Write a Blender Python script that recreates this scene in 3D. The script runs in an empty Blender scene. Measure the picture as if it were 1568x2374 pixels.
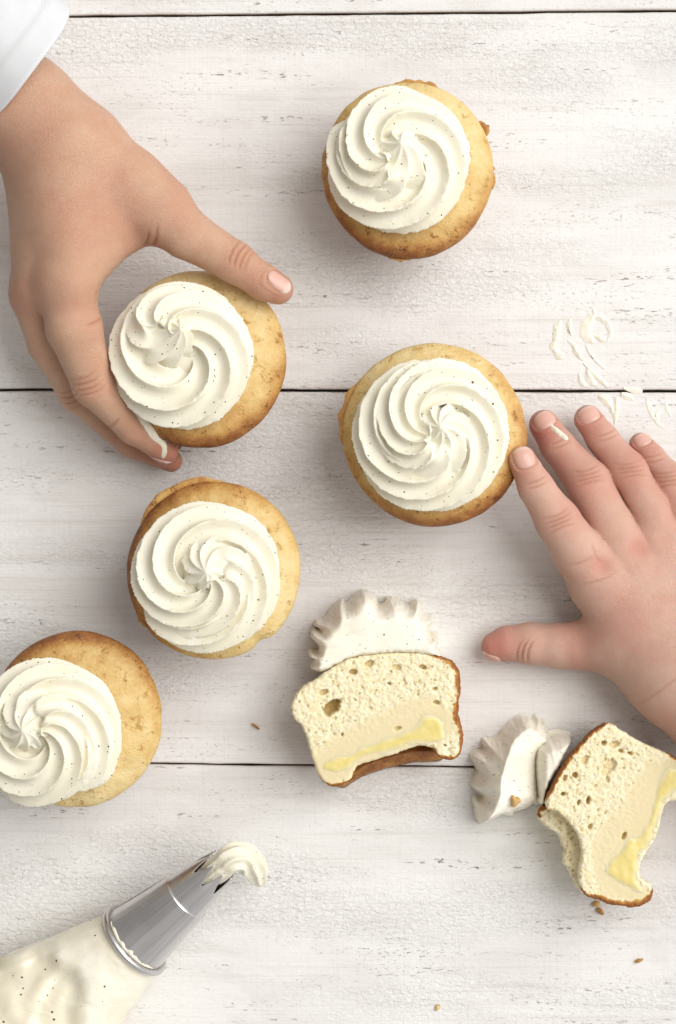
import bpy, math, random
import numpy as np

# ------------------------------------------------------------------ camera, light, exposure
SC = bpy.context.scene
COL = SC.collection
S = 0.16            # millimetres of table top per photo pixel (1568 px wide copy)
H = 800.0           # camera height over the table, mm
FH = 2374 * S
cam = bpy.data.cameras.new("camera")
cam.sensor_fit = 'VERTICAL'
cam.angle = 2 * math.atan(FH / 2 / H)
cam.clip_start = 0.01
cam.clip_end = 20
camo = bpy.data.objects.new("camera", cam)
camo.location = (0, 0, H / 1000)
COL.objects.link(camo)
SC.camera = camo

world = bpy.data.worlds.new("World")
SC.world = world
world.use_nodes = True
_wt = world.node_tree          # a pale room, darker away from the window side
_tc = _wt.nodes.new('ShaderNodeTexCoord'); _sx = _wt.nodes.new('ShaderNodeSeparateXYZ'); _mr = _wt.nodes.new('ShaderNodeMapRange')
_rp = _wt.nodes.new('ShaderNodeValToRGB')
_wt.links.new(_tc.outputs['Generated'], _sx.inputs[0])
_mr.inputs[1].default_value = -1; _mr.inputs[2].default_value = 1
_wt.links.new(_sx.outputs[0], _mr.inputs[0]); _wt.links.new(_mr.outputs[0], _rp.inputs[0])
_rp.color_ramp.elements[0].color = (0.27, 0.255, 0.24, 1); _rp.color_ramp.elements[1].color = (0.78, 0.775, 0.765, 1)
_wt.links.new(_rp.outputs[0], _wt.nodes["Background"].inputs[0])
_wt.nodes["Background"].inputs[1].default_value = 0.93


def area(name, loc, target, size, power, color):
    l = bpy.data.lights.new(name, 'AREA')
    l.shape = 'RECTANGLE'
    l.size, l.size_y = size
    l.energy = power
    l.color = color
    o = bpy.data.objects.new(name, l)
    o.location = loc
    d = np.array(target) - np.array(loc)
    from mathutils import Vector
    o.rotation_euler = Vector(d).to_track_quat('-Z', 'Y').to_euler()
    COL.objects.link(o)


area("window_light", (1.55, 0.75, 2.15), (0, 0, 0.0), (2.4, 2.4), 83.0, (1.0, 0.99, 0.97))

SC.view_settings.view_transform = 'Standard'
SC.view_settings.look = 'None'
SC.view_settings.exposure = 0.0
SC.view_settings.gamma = 1.0

# ------------------------------------------------------------------ numeric helpers
def U(x, y, z=0.0):
    """photo pixel + height in mm -> place in mm"""
    k = S * (H - z) / H
    return np.array([(x - 784) * k, (1187 - y) * k, z])


def Ur(r, z=0.0):
    return r * S * (H - z) / H


def poly(pts, z):
    return np.array([U(x, y, z)[:2] for x, y in pts])


def _hash(ix, iy, iz, seed):
    h = (ix * 374761393 + iy * 668265263 + iz * 2147483647 + seed * 974634777) & 0xFFFFFFFF
    h = ((h ^ (h >> 13)) * 1274126177) & 0xFFFFFFFF
    h = ((h ^ (h >> 16)) * 2246822519) & 0xFFFFFFFF
    return ((h ^ (h >> 15)) & 0xFFFFFF) / float(0xFFFFFF)


def noise3(P, seed=0):
    """value noise, -1..1"""
    P = np.asarray(P, float)
    i = np.floor(P).astype(np.int64)
    f = P - i
    f = f * f * (3 - 2 * f)
    out = 0
    for dx in (0, 1):
        wx = f[..., 0] if dx else 1 - f[..., 0]
        for dy in (0, 1):
            wy = f[..., 1] if dy else 1 - f[..., 1]
            for dz in (0, 1):
                wz = f[..., 2] if dz else 1 - f[..., 2]
                out = out + wx * wy * wz * _hash(i[..., 0] + dx, i[..., 1] + dy, i[..., 2] + dz, seed)
    return out * 2 - 1


def fbm(P, seed=0, oct=3):
    P = np.asarray(P, float)
    a, s, t = 1.0, 0, 0
    for k in range(oct):
        s = s + a * noise3(P * 2 ** k, seed + 17 * k)
        t += a
        a *= 0.5
    return s / t


def xy0(x, y, z=0.0):
    return np.stack([x, y, np.zeros_like(x) + z], -1)


def ss(a, b, x):
    t = np.clip((x - a) / (b - a), 0, 1)
    return t * t * (3 - 2 * t)


def interp(t, xs, ys):
    """smooth interpolation through key values"""
    xs = np.array(xs, float); ys = np.array(ys, float)
    n = len(xs)
    m = np.zeros(n)
    d = np.diff(ys) / np.diff(xs)
    m[1:-1] = np.where(d[1:] * d[:-1] > 0, 2 * d[1:] * d[:-1] / (d[1:] + d[:-1] + 1e-12), 0)
    m[0], m[-1] = d[0], d[-1]
    k = np.clip(np.searchsorted(xs, t, side='right') - 1, 0, n - 2)
    h = xs[k + 1] - xs[k]
    u = np.clip((t - xs[k]) / h, 0, 1)
    return ((2 * u**3 - 3 * u**2 + 1) * ys[k] + (u**3 - 2 * u**2 + u) * h * m[k]
            + (-2 * u**3 + 3 * u**2) * ys[k + 1] + (u**3 - u**2) * h * m[k + 1])


def catmull(P, n=5, closed=True):
    P = np.asarray(P, float)
    N = len(P)
    out = []
    for i in range(N if closed else N - 1):
        if closed:
            a, b, c, d = P[(i - 1) % N], P[i], P[(i + 1) % N], P[(i + 2) % N]
        else:
            a, b, c, d = P[max(i - 1, 0)], P[i], P[i + 1], P[min(i + 2, N - 1)]
        for j in range(n):
            t = j / n
            out.append(0.5 * (2 * b + (c - a) * t + (2 * a - 5 * b + 4 * c - d) * t * t + (3 * b - a - 3 * c + d) * t**3))
    if not closed:
        out.append(P[-1])
    return np.array(out)


def poly_sdf(P, Q):
    """signed distance of points P to polygon Q, positive inside"""
    d2 = np.full(len(P), 1e18)
    ins = np.zeros(len(P), bool)
    for i in range(len(Q)):
        a, b = Q[i], Q[(i + 1) % len(Q)]
        e = b - a
        w = P - a
        t = np.clip((w @ e) / (e @ e + 1e-12), 0, 1)
        d2 = np.minimum(d2, ((w - t[:, None] * e) ** 2).sum(1))
        c = (a[1] > P[:, 1]) != (b[1] > P[:, 1])
        if abs(e[1]) > 1e-12:
            ins ^= c & (P[:, 0] < e[0] * (P[:, 1] - a[1]) / e[1] + a[0])
    d = np.sqrt(d2)
    return np.where(ins, d, -d)


# ------------------------------------------------------------------ object helpers
def link_mesh(name, V, F, mat, parent=None, origin=None, attrs=None, smooth=True):
    """V in world mm; becomes one mesh object"""
    V = np.asarray(V, float)
    if parent is not None:
        origin = np.array(parent['_o'])
    elif origin is None:
        origin = np.array([V[:, 0].mean(), V[:, 1].mean(), V[:, 2].min()])
    me = bpy.data.meshes.new(name)
    me.from_pydata(((V - origin) * 0.001).tolist(), [], F if isinstance(F, list) else F.tolist())
    if attrs:
        for k, a in attrs.items():
            at = me.attributes.new(k, 'FLOAT', 'POINT')
            at.data.foreach_set('value', np.asarray(a, np.float32))
    if smooth:
        me.polygons.foreach_set('use_smooth', np.ones(len(me.polygons), bool))
    me.update()
    if mat: me.materials.append(mat)
    o = bpy.data.objects.new(name, me)
    COL.objects.link(o)
    if parent is not None:
        o.parent = parent
    else:
        o.location = origin * 0.001
    return o


def thing(name, label, cat, base, group=None):
    o = bpy.data.objects.new(name, None)
    COL.objects.link(o)
    o.empty_display_size = 0.01
    o.location = np.array(base) * 0.001
    o['label'] = label; o['category'] = cat
    if group: o['group'] = group
    o['_o'] = [float(v) for v in base]
    return o


def tag(o, label, cat, group=None):
    o['label'] = label; o['category'] = cat
    if group: o['group'] = group
    return o


def grid_faces(nu, nv, wrap_u=False, wrap_v=False, flip=False):
    i = np.arange(nu if wrap_u else nu - 1)
    j = np.arange(nv if wrap_v else nv - 1)
    I, J = np.meshgrid(i, j, indexing='ij')
    a = I * nv + J
    b = ((I + 1) % nu) * nv + J
    c = ((I + 1) % nu) * nv + (J + 1) % nv
    d = I * nv + (J + 1) % nv
    q = np.stack([a, b, c, d], -1).reshape(-1, 4)
    return q[:, ::-1] if flip else q


def remesh(V, F, voxel, smooth=2, origin=(0, 0, 0)):
    """closed overlapping surfaces -> one clean skin (mm in, mm out)"""
    me = bpy.data.meshes.new("tmp")
    me.from_pydata((np.asarray(V) * 0.001).tolist(), [], F if isinstance(F, list) else F.tolist())
    o = bpy.data.objects.new("tmp", me)
    COL.objects.link(o)
    m = o.modifiers.new("r", 'REMESH'); m.mode = 'VOXEL'; m.voxel_size = voxel * 0.001; m.adaptivity = 0
    if smooth:
        s = o.modifiers.new("s", 'SMOOTH'); s.factor = 0.5; s.iterations = smooth
    dg = bpy.context.evaluated_depsgraph_get()
    ev = o.evaluated_get(dg)
    em = ev.to_mesh()
    n = len(em.vertices)
    co = np.zeros(n * 3); em.vertices.foreach_get('co', co)
    lt = np.zeros(len(em.polygons), int); em.polygons.foreach_get('loop_total', lt)
    vi = np.zeros(len(em.loops), int); em.loops.foreach_get('vertex_index', vi)
    ev.to_mesh_clear()
    bpy.data.objects.remove(o); bpy.data.meshes.remove(me)
    if (lt == 4).all():
        Fo = vi.reshape(-1, 4)
    else:
        Fo = [list(x) for x in np.split(vi, np.cumsum(lt)[:-1])]
    return co.reshape(-1, 3) * 1000, Fo


def heightfield(Q, res, zfun, rings, rag=0.0, rag_scale=1.0, seed=0, lower=None):
    """top surface inside polygon Q (mm) with z = zfun(P, d), plus a skirt made of rings
    [(z, outward offset)].  returns V, F, d, skirt level"""
    lo = Q.min(0) - 2 * res - rag; hi = Q.max(0) + 2 * res + rag
    nx, ny = int((hi[0] - lo[0]) / res) + 2, int((hi[1] - lo[1]) / res) + 2
    X, Y = np.meshgrid(lo[0] + res * np.arange(nx), lo[1] + res * np.arange(ny), indexing='ij')
    P = np.stack([X.ravel(), Y.ravel()], 1)
    def sdf(P):
        d = poly_sdf(P, Q)
        if rag:
            d = d + rag * fbm(xy0(P[:, 0] * rag_scale, P[:, 1] * rag_scale), seed, 3)
        return d
    d = sdf(P)
    ins = (d > 0).reshape(nx, ny)
    cell = ins[:-1, :-1] | ins[1:, :-1] | ins[1:, 1:] | ins[:-1, 1:]
    F = grid_faces(nx, ny).reshape(nx - 1, ny - 1, 4)[cell]
    used = np.unique(F)
    re = -np.ones(nx * ny, int); re[used] = np.arange(len(used))
    F = re[F]; P = P[used]; d = d[used]
    out = np.where(d < 0)[0]
    e = 0.05
    def grad(p):
        g = np.stack([sdf(p + [e, 0]) - sdf(p - [e, 0]), sdf(p + [0, e]) - sdf(p - [0, e])], 1) / (2 * e)
        return g
    for _ in range(3):
        g = grad(P[out]); gl = (g ** 2).sum(1) + 1e-6
        P[out] -= (np.clip(sdf(P[out]), -res * 1.5, res * 1.5) / gl)[:, None] * g
    d = np.maximum(d, 0)
    z = zfun(P, d)
    V = np.column_stack([P, z])
    # boundary
    E = np.concatenate([F[:, [0, 1]], F[:, [1, 2]], F[:, [2, 3]], F[:, [3, 0]]])
    key = np.sort(E, 1)
    _, inv, cnt = np.unique(key[:, 0] * len(V) + key[:, 1], return_inverse=True, return_counts=True)
    B = E[cnt[inv] == 1]
    bv = np.unique(B)
    mp = -np.ones(len(V), int); mp[bv] = np.arange(len(bv))
    g = grad(P[bv]); g /= np.sqrt((g ** 2).sum(1) + 1e-9)[:, None]
    # smooth the outward directions along the boundary
    for _ in range(12):
        acc = g.copy(); n_ = np.ones(len(bv))
        np.add.at(acc, mp[B[:, 0]], g[mp[B[:, 1]]]); np.add.at(acc, mp[B[:, 1]], g[mp[B[:, 0]]])
        g = acc / (np.sqrt((acc ** 2).sum(1)) + 1e-9)[:, None]
    Vs, Fs = [V], [F]
    lev = [np.zeros(len(V))]
    prev = bv
    off = len(V)
    ztop = z[bv]
    for k, (zz, o_) in enumerate(rings):
        zz_ = zz if not callable(zz) else zz(P[bv])
        o_ = o_ if not callable(o_) else o_(P[bv])
        p = P[bv] - g * (np.zeros(len(bv)) + o_)[:, None]
        zr = np.minimum(np.zeros(len(bv)) + zz_, ztop - 0.05 * (k + 1))
        Vs.append(np.column_stack([p, zr]))
        cur = off + np.arange(len(bv))
        a, b = B[:, 0], B[:, 1]
        Fs.append(np.column_stack([prev[mp[b]], prev[mp[a]], cur[mp[a]], cur[mp[b]]]))
        prev = cur; off += len(bv)
        lev.append(np.full(len(bv), k + 1.0))
    return np.concatenate(Vs), np.concatenate(Fs), np.concatenate([d] + [np.zeros(len(bv))] * len(rings)), np.concatenate(lev)


# ------------------------------------------------------------------ implicit bodies
def cone_sdf(P, a, ra, b, rb):
    ba = b - a
    t = np.clip(((P - a) @ ba) / (ba @ ba + 1e-9), 0, 1)
    q = P - a - t[:, None] * ba
    return np.sqrt((q ** 2).sum(1)) - (ra + (rb - ra) * t)


def smin(a, b, k):
    h = np.maximum(k - np.abs(a - b), 0) / k
    return np.minimum(a, b) - h * h * k * 0.25


def chain_sdf(P, ch, k):
    d = None
    for (a, ra), (b, rb) in zip(ch[:-1], ch[1:]):
        e = cone_sdf(P, a, ra, b, rb)
        d = e if d is None else smin(d, e, k)
    return d


def surface_nets(f, lo, hi, h, m=5):
    lo = np.array(lo, float)
    n = (np.ceil((np.array(hi) - lo) / h / m).astype(int) + 1)
    cx = [lo[i] + h * m * (np.arange(n[i]) + 0.5) - h * 0.5 for i in range(3)]
    C = np.stack(np.meshgrid(*cx, indexing='ij'), -1).reshape(-1, 3)
    fc = f(C).reshape(n)
    near = np.abs(fc) < m * h * 0.9 + 2.5 * h
    N = n * m
    G = np.repeat(np.repeat(np.repeat(np.where(fc < 0, -1e3, 1e3), m, 0), m, 1), m, 2)
    M = np.repeat(np.repeat(np.repeat(near, m, 0), m, 1), m, 2)
    idx = np.argwhere(M)
    val = np.empty(len(idx))
    for s in range(0, len(idx), 400000):
        val[s:s + 400000] = f(lo + h * idx[s:s + 400000])
    G[M] = val
    Sg = G < 0
    cs = np.zeros((N[0] - 1, N[1] - 1, N[2] - 1), np.int8)
    offs = [(i, j, k) for i in (0, 1) for j in (0, 1) for k in (0, 1)]
    for i, j, k in offs:
        cs += Sg[i:N[0] - 1 + i, j:N[1] - 1 + j, k:N[2] - 1 + k]
    act = np.argwhere((cs > 0) & (cs < 8))
    ids = -np.ones(cs.shape, np.int64); ids[tuple(act.T)] = np.arange(len(act))
    acc = np.zeros((len(act), 3)); cnt = np.zeros(len(act))
    for o in offs:
        for ax in range(3):
            if o[ax]: continue
            p = np.array(o); q = p.copy(); q[ax] = 1
            A = G[tuple((act + p).T)]; Bv = G[tuple((act + q).T)]
            c = (A < 0) != (Bv < 0)
            t = np.where(c, A / np.where(c, A - Bv, 1), 0)
            pt = p + t[:, None] * (q - p)
            acc[c] += pt[c]; cnt += c
    V = lo + h * (act + acc / cnt[:, None])
    quads = []
    for ax in range(3):
        u, v = (ax + 1) % 3, (ax + 2) % 3
        sl0 = [slice(None)] * 3; sl1 = [slice(None)] * 3
        sl0[ax] = slice(0, -1); sl1[ax] = slice(1, None)
        A = Sg[tuple(sl0)]; Bq = Sg[tuple(sl1)]
        e = np.argwhere(A != Bq)
        e = e[(e[:, u] > 0) & (e[:, v] > 0) & (e[:, u] < N[u] - 1) & (e[:, v] < N[v] - 1)]
        s = A[tuple(e.T)]
        def cell(du, dv):
            c = e.copy(); c[:, u] -= du; c[:, v] -= dv
            return ids[tuple(c.T)]
        q = np.stack([cell(1, 1), cell(0, 1), cell(0, 0), cell(1, 0)], 1)
        q[~s] = q[~s][:, ::-1]
        quads.append(q)
    F = np.concatenate(quads)
    F = F[(F >= 0).all(1)]
    for _ in range(2):
        g = sdf_grad(f, V); gl = (g ** 2).sum(1) + 1e-6
        V = V - (np.clip(f(V), -h, h) / gl)[:, None] * g
    return V, F


def sdf_grad(f, P, e=0.08):
    g = np.empty_like(P)
    for i in range(3):
        o = np.zeros(3); o[i] = e
        g[:, i] = (f(P + o) - f(P - o)) / (2 * e)
    return g


# ------------------------------------------------------------------ material helper
class Mat:
    def __init__(s, name):
        s.m = bpy.data.materials.new(name); s.m.use_nodes = True
        s.t = s.m.node_tree
        s.b = s.t.nodes["Principled BSDF"]
    def n(s, typ, ins=None, out=0, **props):
        nd = s.t.nodes.new(typ)
        for k, v in props.items(): setattr(nd, k, v)
        for k, v in (ins or {}).items(): s.set(nd.inputs[k], v)
        return nd.outputs[out]
    def set(s, sock, v):
        if isinstance(v, bpy.types.NodeSocket): s.t.links.new(v, sock)
        elif isinstance(v, tuple) and len(v) == 3 and sock.type == 'RGBA': sock.default_value = (*v, 1)
        else: sock.default_value = v
    def bs(s, **k):
        for kk, v in k.items(): s.set(s.b.inputs[kk.replace('_', ' ')], v)
    def math(s, op, a, b=0.0, c=None, clamp=False):
        nd = s.t.nodes.new('ShaderNodeMath'); nd.operation = op; nd.use_clamp = clamp
        s.set(nd.inputs[0], a); s.set(nd.inputs[1], b)
        if c is not None: s.set(nd.inputs[2], c)
        return nd.outputs[0]
    def mix(s, f, a, b, blend='MIX'):
        nd = s.t.nodes.new('ShaderNodeMix'); nd.data_type = 'RGBA'; nd.blend_type = blend
        s.set(nd.inputs[0], f); s.set(nd.inputs[6], a); s.set(nd.inputs[7], b)
        return nd.outputs[2]
    def rng(s, v, a, b, c=0.0, d=1.0, smooth=True):
        nd = s.t.nodes.new('ShaderNodeMapRange')
        nd.interpolation_type = 'SMOOTHSTEP' if smooth else 'LINEAR'
        for i, x in enumerate((v, a, b, c, d)): s.set(nd.inputs[i], x)
        return nd.outputs[0]
    def co(s, scale=(1, 1, 1), offset=None, rand=False):
        """object coordinates in mm times scale"""
        tc = s.n('ShaderNodeTexCoord', out=3)
        mp = s.t.nodes.new('ShaderNodeMapping')
        s.set(mp.inputs[0], tc)
        mp.inputs[3].default_value = tuple(1000 * x for x in scale)
        if offset: mp.inputs[1].default_value = offset
        o = mp.outputs[0]
        if rand:
            r = s.n('ShaderNodeObjectInfo', out=5)
            cx = s.n('ShaderNodeCombineXYZ', {0: s.math('MULTIPLY', r, 91.0), 1: s.math('MULTIPLY', r, 57.0)})
            o = s.n('ShaderNodeVectorMath', {0: o, 1: cx}, operation='ADD')
        return o
    def noise(s, co, detail=3.0, rough=0.55, dist=0.0, scale=1.0):
        return s.n('ShaderNodeTexNoise', {'Vector': co, 'Scale': scale, 'Detail': detail, 'Roughness': rough, 'Distortion': dist})
    def attr(s, name):
        return s.n('ShaderNodeAttribute', out=2, attribute_name=name)
    def bump(s, h, dist, strength=1.0, normal=None):
        i = {'Height': h, 'Distance': dist * 0.001, 'Strength': strength}
        if normal is not None: i['Normal'] = normal
        return s.n('ShaderNodeBump', i)
    def ramp(s, f, stops):
        nd = s.t.nodes.new('ShaderNodeValToRGB')
        el = nd.color_ramp.elements
        while len(el) < len(stops): el.new(0.5)
        for e, (p, c) in zip(el, stops): e.position = p; e.color = (*c, 1)
        s.set(nd.inputs[0], f)
        return nd.outputs[0]


def mat_board():
    m = Mat("white_painted_board")
    c1 = m.co((0.012, 0.05, 0.05), rand=True)
    tone = m.noise(c1, 3, 0.6)
    grain = m.noise(m.co((0.035, 1.3, 1), rand=True), 3, 0.6)
    weave = m.noise(m.co((1.6, 0.03, 1), rand=True), 2, 0.5)
    band = m.rng(m.noise(m.co((0.007, 0.035, 0.03), rand=True), 2, 0.5), 0.44, 0.6)
    lump = m.noise(m.co((0.38, 0.75, 0.7), rand=True), 4, 0.6, 0.7)
    speck = m.noise(m.co((0.55, 1.15, 1), rand=True), 3, 0.65, 0.3)
    wear = m.rng(m.noise(m.co((0.018, 0.075, 0.05), rand=True), 3, 0.6), 0.47, 0.66)
    col = m.mix(m.rng(tone, 0.36, 0.68), (0.835, 0.82, 0.797), (0.745, 0.722, 0.692))
    # thin paint: greyish lines of grain and weave
    g = m.math('MULTIPLY', m.rng(grain, 0.5, 0.78), 0.26)
    col = m.mix(m.math('MULTIPLY', g, m.rng(wear, 0, 1, 0.5, 1.15)), col, (0.50, 0.45, 0.41))
    col = m.mix(m.math('MULTIPLY', m.rng(weave, 0.48, 0.8), 0.16), col, (0.56, 0.52, 0.49))
    streak = m.noise(m.co((0.010, 0.42, 0.3), rand=True, offset=(5, 9, 2)), 4, 0.62, 0.4)
    col = m.mix(m.math('MULTIPLY', m.rng(streak, 0.50, 0.74), 0.42), col, (0.60, 0.555, 0.50))
    cloud = m.noise(m.co((0.02, 0.035, 0.03), rand=True, offset=(2, 19, 2)), 4, 0.62, 0.6)
    col = m.mix(m.rng(cloud, 0.50, 0.60, 0.0, 0.5), col, (0.845, 0.83, 0.805))
    # small grey pits
    f = m.math('MULTIPLY', m.rng(speck, 0.59, 0.69), m.rng(wear, 0, 1, 0.16, 0.6))
    col = m.mix(f, col, (0.50, 0.44, 0.385))
    # worn brown flecks strung along the grain
    fl = m.noise(m.co((0.30, 1.1, 1), rand=True, offset=(31, 7, 3)), 3, 0.62, 0.25)
    row = m.rng(m.noise(m.co((0.016, 0.16, 0.1), rand=True, offset=(11, 3, 5)), 3, 0.62), 0.555, 0.72)
    ff = m.math('MULTIPLY', m.rng(fl, 0.575, 0.67), row)
    col = m.mix(m.math('MULTIPLY', ff, 0.85), col, (0.26, 0.155, 0.09))
    hgt = m.math('ADD', m.math('MULTIPLY', lump, m.math('MULTIPLY_ADD', band, 0.85, 0.18)), m.math('MULTIPLY', grain, 0.22))
    hgt = m.math('ADD', hgt, m.math('MULTIPLY', weave, 0.05))
    hgt = m.math('SUBTRACT', hgt, m.math('MULTIPLY', ff, 0.5))
    hgt = m.math('SUBTRACT', hgt, m.math('MULTIPLY', f, 0.25))
    # bare brown wood on the edge
    e = m.attr('edge')
    col = m.mix(e, col, (0.22, 0.13, 0.07))
    m.bs(Base_Color=col, Roughness=0.62, Normal=m.bump(hgt, 1.0, 0.85))
    m.b.inputs['Specular IOR Level'].default_value = 0.3
    return m.m


def mat_frosting(name="vanilla_frosting", base=(0.865, 0.822, 0.685), specks=True):
    m = Mat(name)
    col = base
    big = m.noise(m.co((0.08, 0.08, 0.08), rand=True), 2)
    col = m.mix(m.rng(big, 0.35, 0.7), base, (base[0] * 0.97, base[1] * 0.965, base[2] * 0.93))
    if specks:
        for sc, thr, keep, c in ((0.55, 0.17, 0.42, (0.035, 0.027, 0.025)), (0.65, 0.19, 0.40, (0.38, 0.34, 0.29)), (0.14, 0.08, 0.25, (0.22, 0.10, 0.05))):
            vo = m.t.nodes.new('ShaderNodeTexVoronoi')
            m.set(vo.inputs['Vector'], m.co((sc, sc, sc), rand=True)); vo.inputs['Scale'].default_value = 1.0
            r = m.n('ShaderNodeSeparateColor', {0: vo.outputs['Color']})
            msk = m.math('MULTIPLY', m.math('LESS_THAN', vo.outputs['Distance'], m.math('MULTIPLY', m.n('ShaderNodeSeparateColor', {0: vo.outputs['Color']}, out=1), thr)), m.math('LESS_THAN', r, keep))
            col = m.mix(msk, col, c)
    h = m.noise(m.co((1.1, 1.1, 1.1)), 3, 0.6)
    m.bs(Base_Color=col, Roughness=0.5, Subsurface_Weight=0.22, Subsurface_Radius=(1.0, 0.8, 0.42), Subsurface_Scale=0.0022,
         Normal=m.bump(h, 0.10, 0.6))
    m.b.inputs['Specular IOR Level'].default_value = 0.35
    return m.m


BAKE = [(0.0, (0.80, 0.645, 0.335)), (0.30, (0.70, 0.485, 0.185)), (0.55, (0.56, 0.305, 0.085)), (0.78, (0.36, 0.145, 0.035)), (1.0, (0.19, 0.062, 0.018))]


def mat_cake():
    m = Mat("baked_cake_crust")
    b = m.attr('bake')
    n1 = m.noise(m.co((0.16, 0.16, 0.16), rand=True), 4, 0.62)
    n2 = m.noise(m.co((1.1, 1.1, 1.1), rand=True), 3, 0.6)
    f = m.math('ADD', b, m.math('MULTIPLY', m.math('SUBTRACT', n1, 0.46), 0.75))
    f = m.math('ADD', f, m.math('MULTIPLY', m.math('SUBTRACT', n2, 0.5), 0.30))
    spot = m.rng(m.noise(m.co((0.24, 0.24, 0.24), rand=True, offset=(9, 2, 4)), 4, 0.7), 0.555, 0.74)
    f = m.math('ADD', f, m.math('MULTIPLY', spot, 0.36), clamp=True)
    col = m.ramp(f, BAKE)
    pit = m.noise(m.co((1.6, 1.6, 1.6), rand=True), 3, 0.6)
    hgt = m.math('ADD', m.math('MULTIPLY', pit, 0.6), m.math('MULTIPLY', n1, 0.9))
    hgt = m.math('SUBTRACT', hgt, m.math('MULTIPLY', spot, 0.9))
    m.bs(Base_Color=col, Roughness=0.5, Subsurface_Weight=0.12, Subsurface_Radius=(1, 0.6, 0.25), Subsurface_Scale=0.0015,
         Normal=m.bump(hgt, 0.6, 0.8))
    return m.m


def mat_crumb():
    m = Mat("cake_crumb")
    c = m.attr('crust'); w = m.attr('moist')
    n1 = m.noise(m.co((0.5, 0.5, 0.5), rand=True), 4, 0.65)
    n2 = m.noise(m.co((1.8, 1.8, 1.8), rand=True), 3, 0.6)
    col = m.mix(m.rng(n1, 0.35, 0.7), (0.90, 0.825, 0.595), (0.84, 0.72, 0.44))
    col = m.mix(m.rng(n2, 0.48, 0.68, 0.0, 0.85), col, (0.93, 0.88, 0.72))
    col = m.mix(m.rng(m.noise(m.co((1.0, 1.0, 1.0), rand=True, offset=(3, 8, 1)), 3, 0.6), 0.54, 0.68, 0.0, 0.65), col, (0.72, 0.56, 0.29))
    col = m.mix(w, col, (0.80, 0.69, 0.435))
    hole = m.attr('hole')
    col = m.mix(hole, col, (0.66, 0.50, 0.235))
    f = m.math('ADD', c, m.math('MULTIPLY', m.math('SUBTRACT', n1, 0.5), 0.55))
    f = m.math('MULTIPLY', m.rng(f, 0.18, 0.85), m.rng(c, 0.02, 0.2))
    crustc = m.ramp(m.math('ADD', f, m.math('MULTIPLY', m.math('SUBTRACT', n2, 0.5), 0.3), clamp=True), [(0.0, (0.78, 0.6, 0.29)), (0.4, (0.56, 0.29, 0.075)), (0.75, (0.42, 0.18, 0.045)), (1.0, (0.28, 0.105, 0.03))])
    col = m.mix(m.rng(f, 0.05, 0.4), col, crustc)
    hgt = m.math('ADD', m.math('MULTIPLY', n2, 0.7), n1)
    hs = m.math('MULTIPLY', hgt, m.math('SUBTRACT', 1.0, m.math('MULTIPLY', w, 0.85)))
    m.bs(Base_Color=col, Roughness=0.65, Subsurface_Weight=0.5, Subsurface_Radius=(1, 0.75, 0.4), Subsurface_Scale=0.0018,
         Normal=m.bump(hs, 0.35, 0.6))
    m.b.inputs['Specular IOR Level'].default_value = 0.25
    return m.m


def mat_custard():
    m = Mat("custard_filling")
    n = m.noise(m.co((0.3, 0.3, 0.3)), 3)
    e = m.attr('rim')
    col = m.mix(m.rng(n, 0.3, 0.7), (0.82, 0.70, 0.285), (0.77, 0.635, 0.215))
    col = m.mix(e, col, (0.81, 0.705, 0.44))
    m.bs(Base_Color=col, Roughness=0.33, Subsurface_Weight=0.35, Subsurface_Radius=(1, 0.7, 0.25), Subsurface_Scale=0.002,
         Normal=m.bump(m.noise(m.co((0.7, 0.7, 0.7)), 2), 0.12, 0.5))
    return m.m


def mat_skin(name, base, red):
    m = Mat(name)
    t = m.attr('tone'); cr = m.attr('crease')
    n = m.noise(m.co((0.09, 0.09, 0.09)), 4, 0.6)
    col = m.mix(m.rng(n, 0.3, 0.7), base, (base[0] * 0.95, base[1] * 0.885, base[2] * 0.86))
    n2 = m.noise(m.co((0.035, 0.035, 0.035), rand=True), 3, 0.6)
    col = m.mix(m.rng(n2, 0.42, 0.66, 0.0, 0.36), col, red)
    n3 = m.noise(m.co((0.75, 1.3, 1.0), rand=True), 4, 0.75, 0.5)
    col = m.mix(m.rng(n3, 0.5, 0.75, 0.0, 0.30), col, (0.80, 0.58, 0.45))
    col = m.mix(t, col, red)
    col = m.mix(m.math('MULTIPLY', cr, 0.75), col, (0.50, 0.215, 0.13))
    fine = m.n('ShaderNodeTexVoronoi', {'Vector': m.co((2.1, 1.6, 1.9)), 'Scale': 1.0}, out=0, feature='DISTANCE_TO_EDGE')
    fine2 = m.noise(m.co((0.6, 1.0, 0.8)), 5, 0.7, 0.6)
    h = m.math('ADD', m.math('MULTIPLY', m.rng(fine, 0, 0.18), 0.6), fine2)
    m.bs(Base_Color=col, Roughness=0.47, Subsurface_Weight=0.25, Subsurface_Radius=(1.0, 0.36, 0.2), Subsurface_Scale=0.0024,
         Normal=m.bump(h, 0.38, 0.7))
    m.b.inputs['Specular IOR Level'].default_value = 0.38
    return m.m


def mat_nail():
    m = Mat("fingernail")
    e = m.attr('free')
    col = m.mix(e, (0.69, 0.41, 0.335), (0.76, 0.585, 0.505))
    m.bs(Base_Color=col, Roughness=0.36, Subsurface_Weight=0.25, Subsurface_Radius=(1, 0.4, 0.3), Subsurface_Scale=0.0015)
    return m.m


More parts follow.
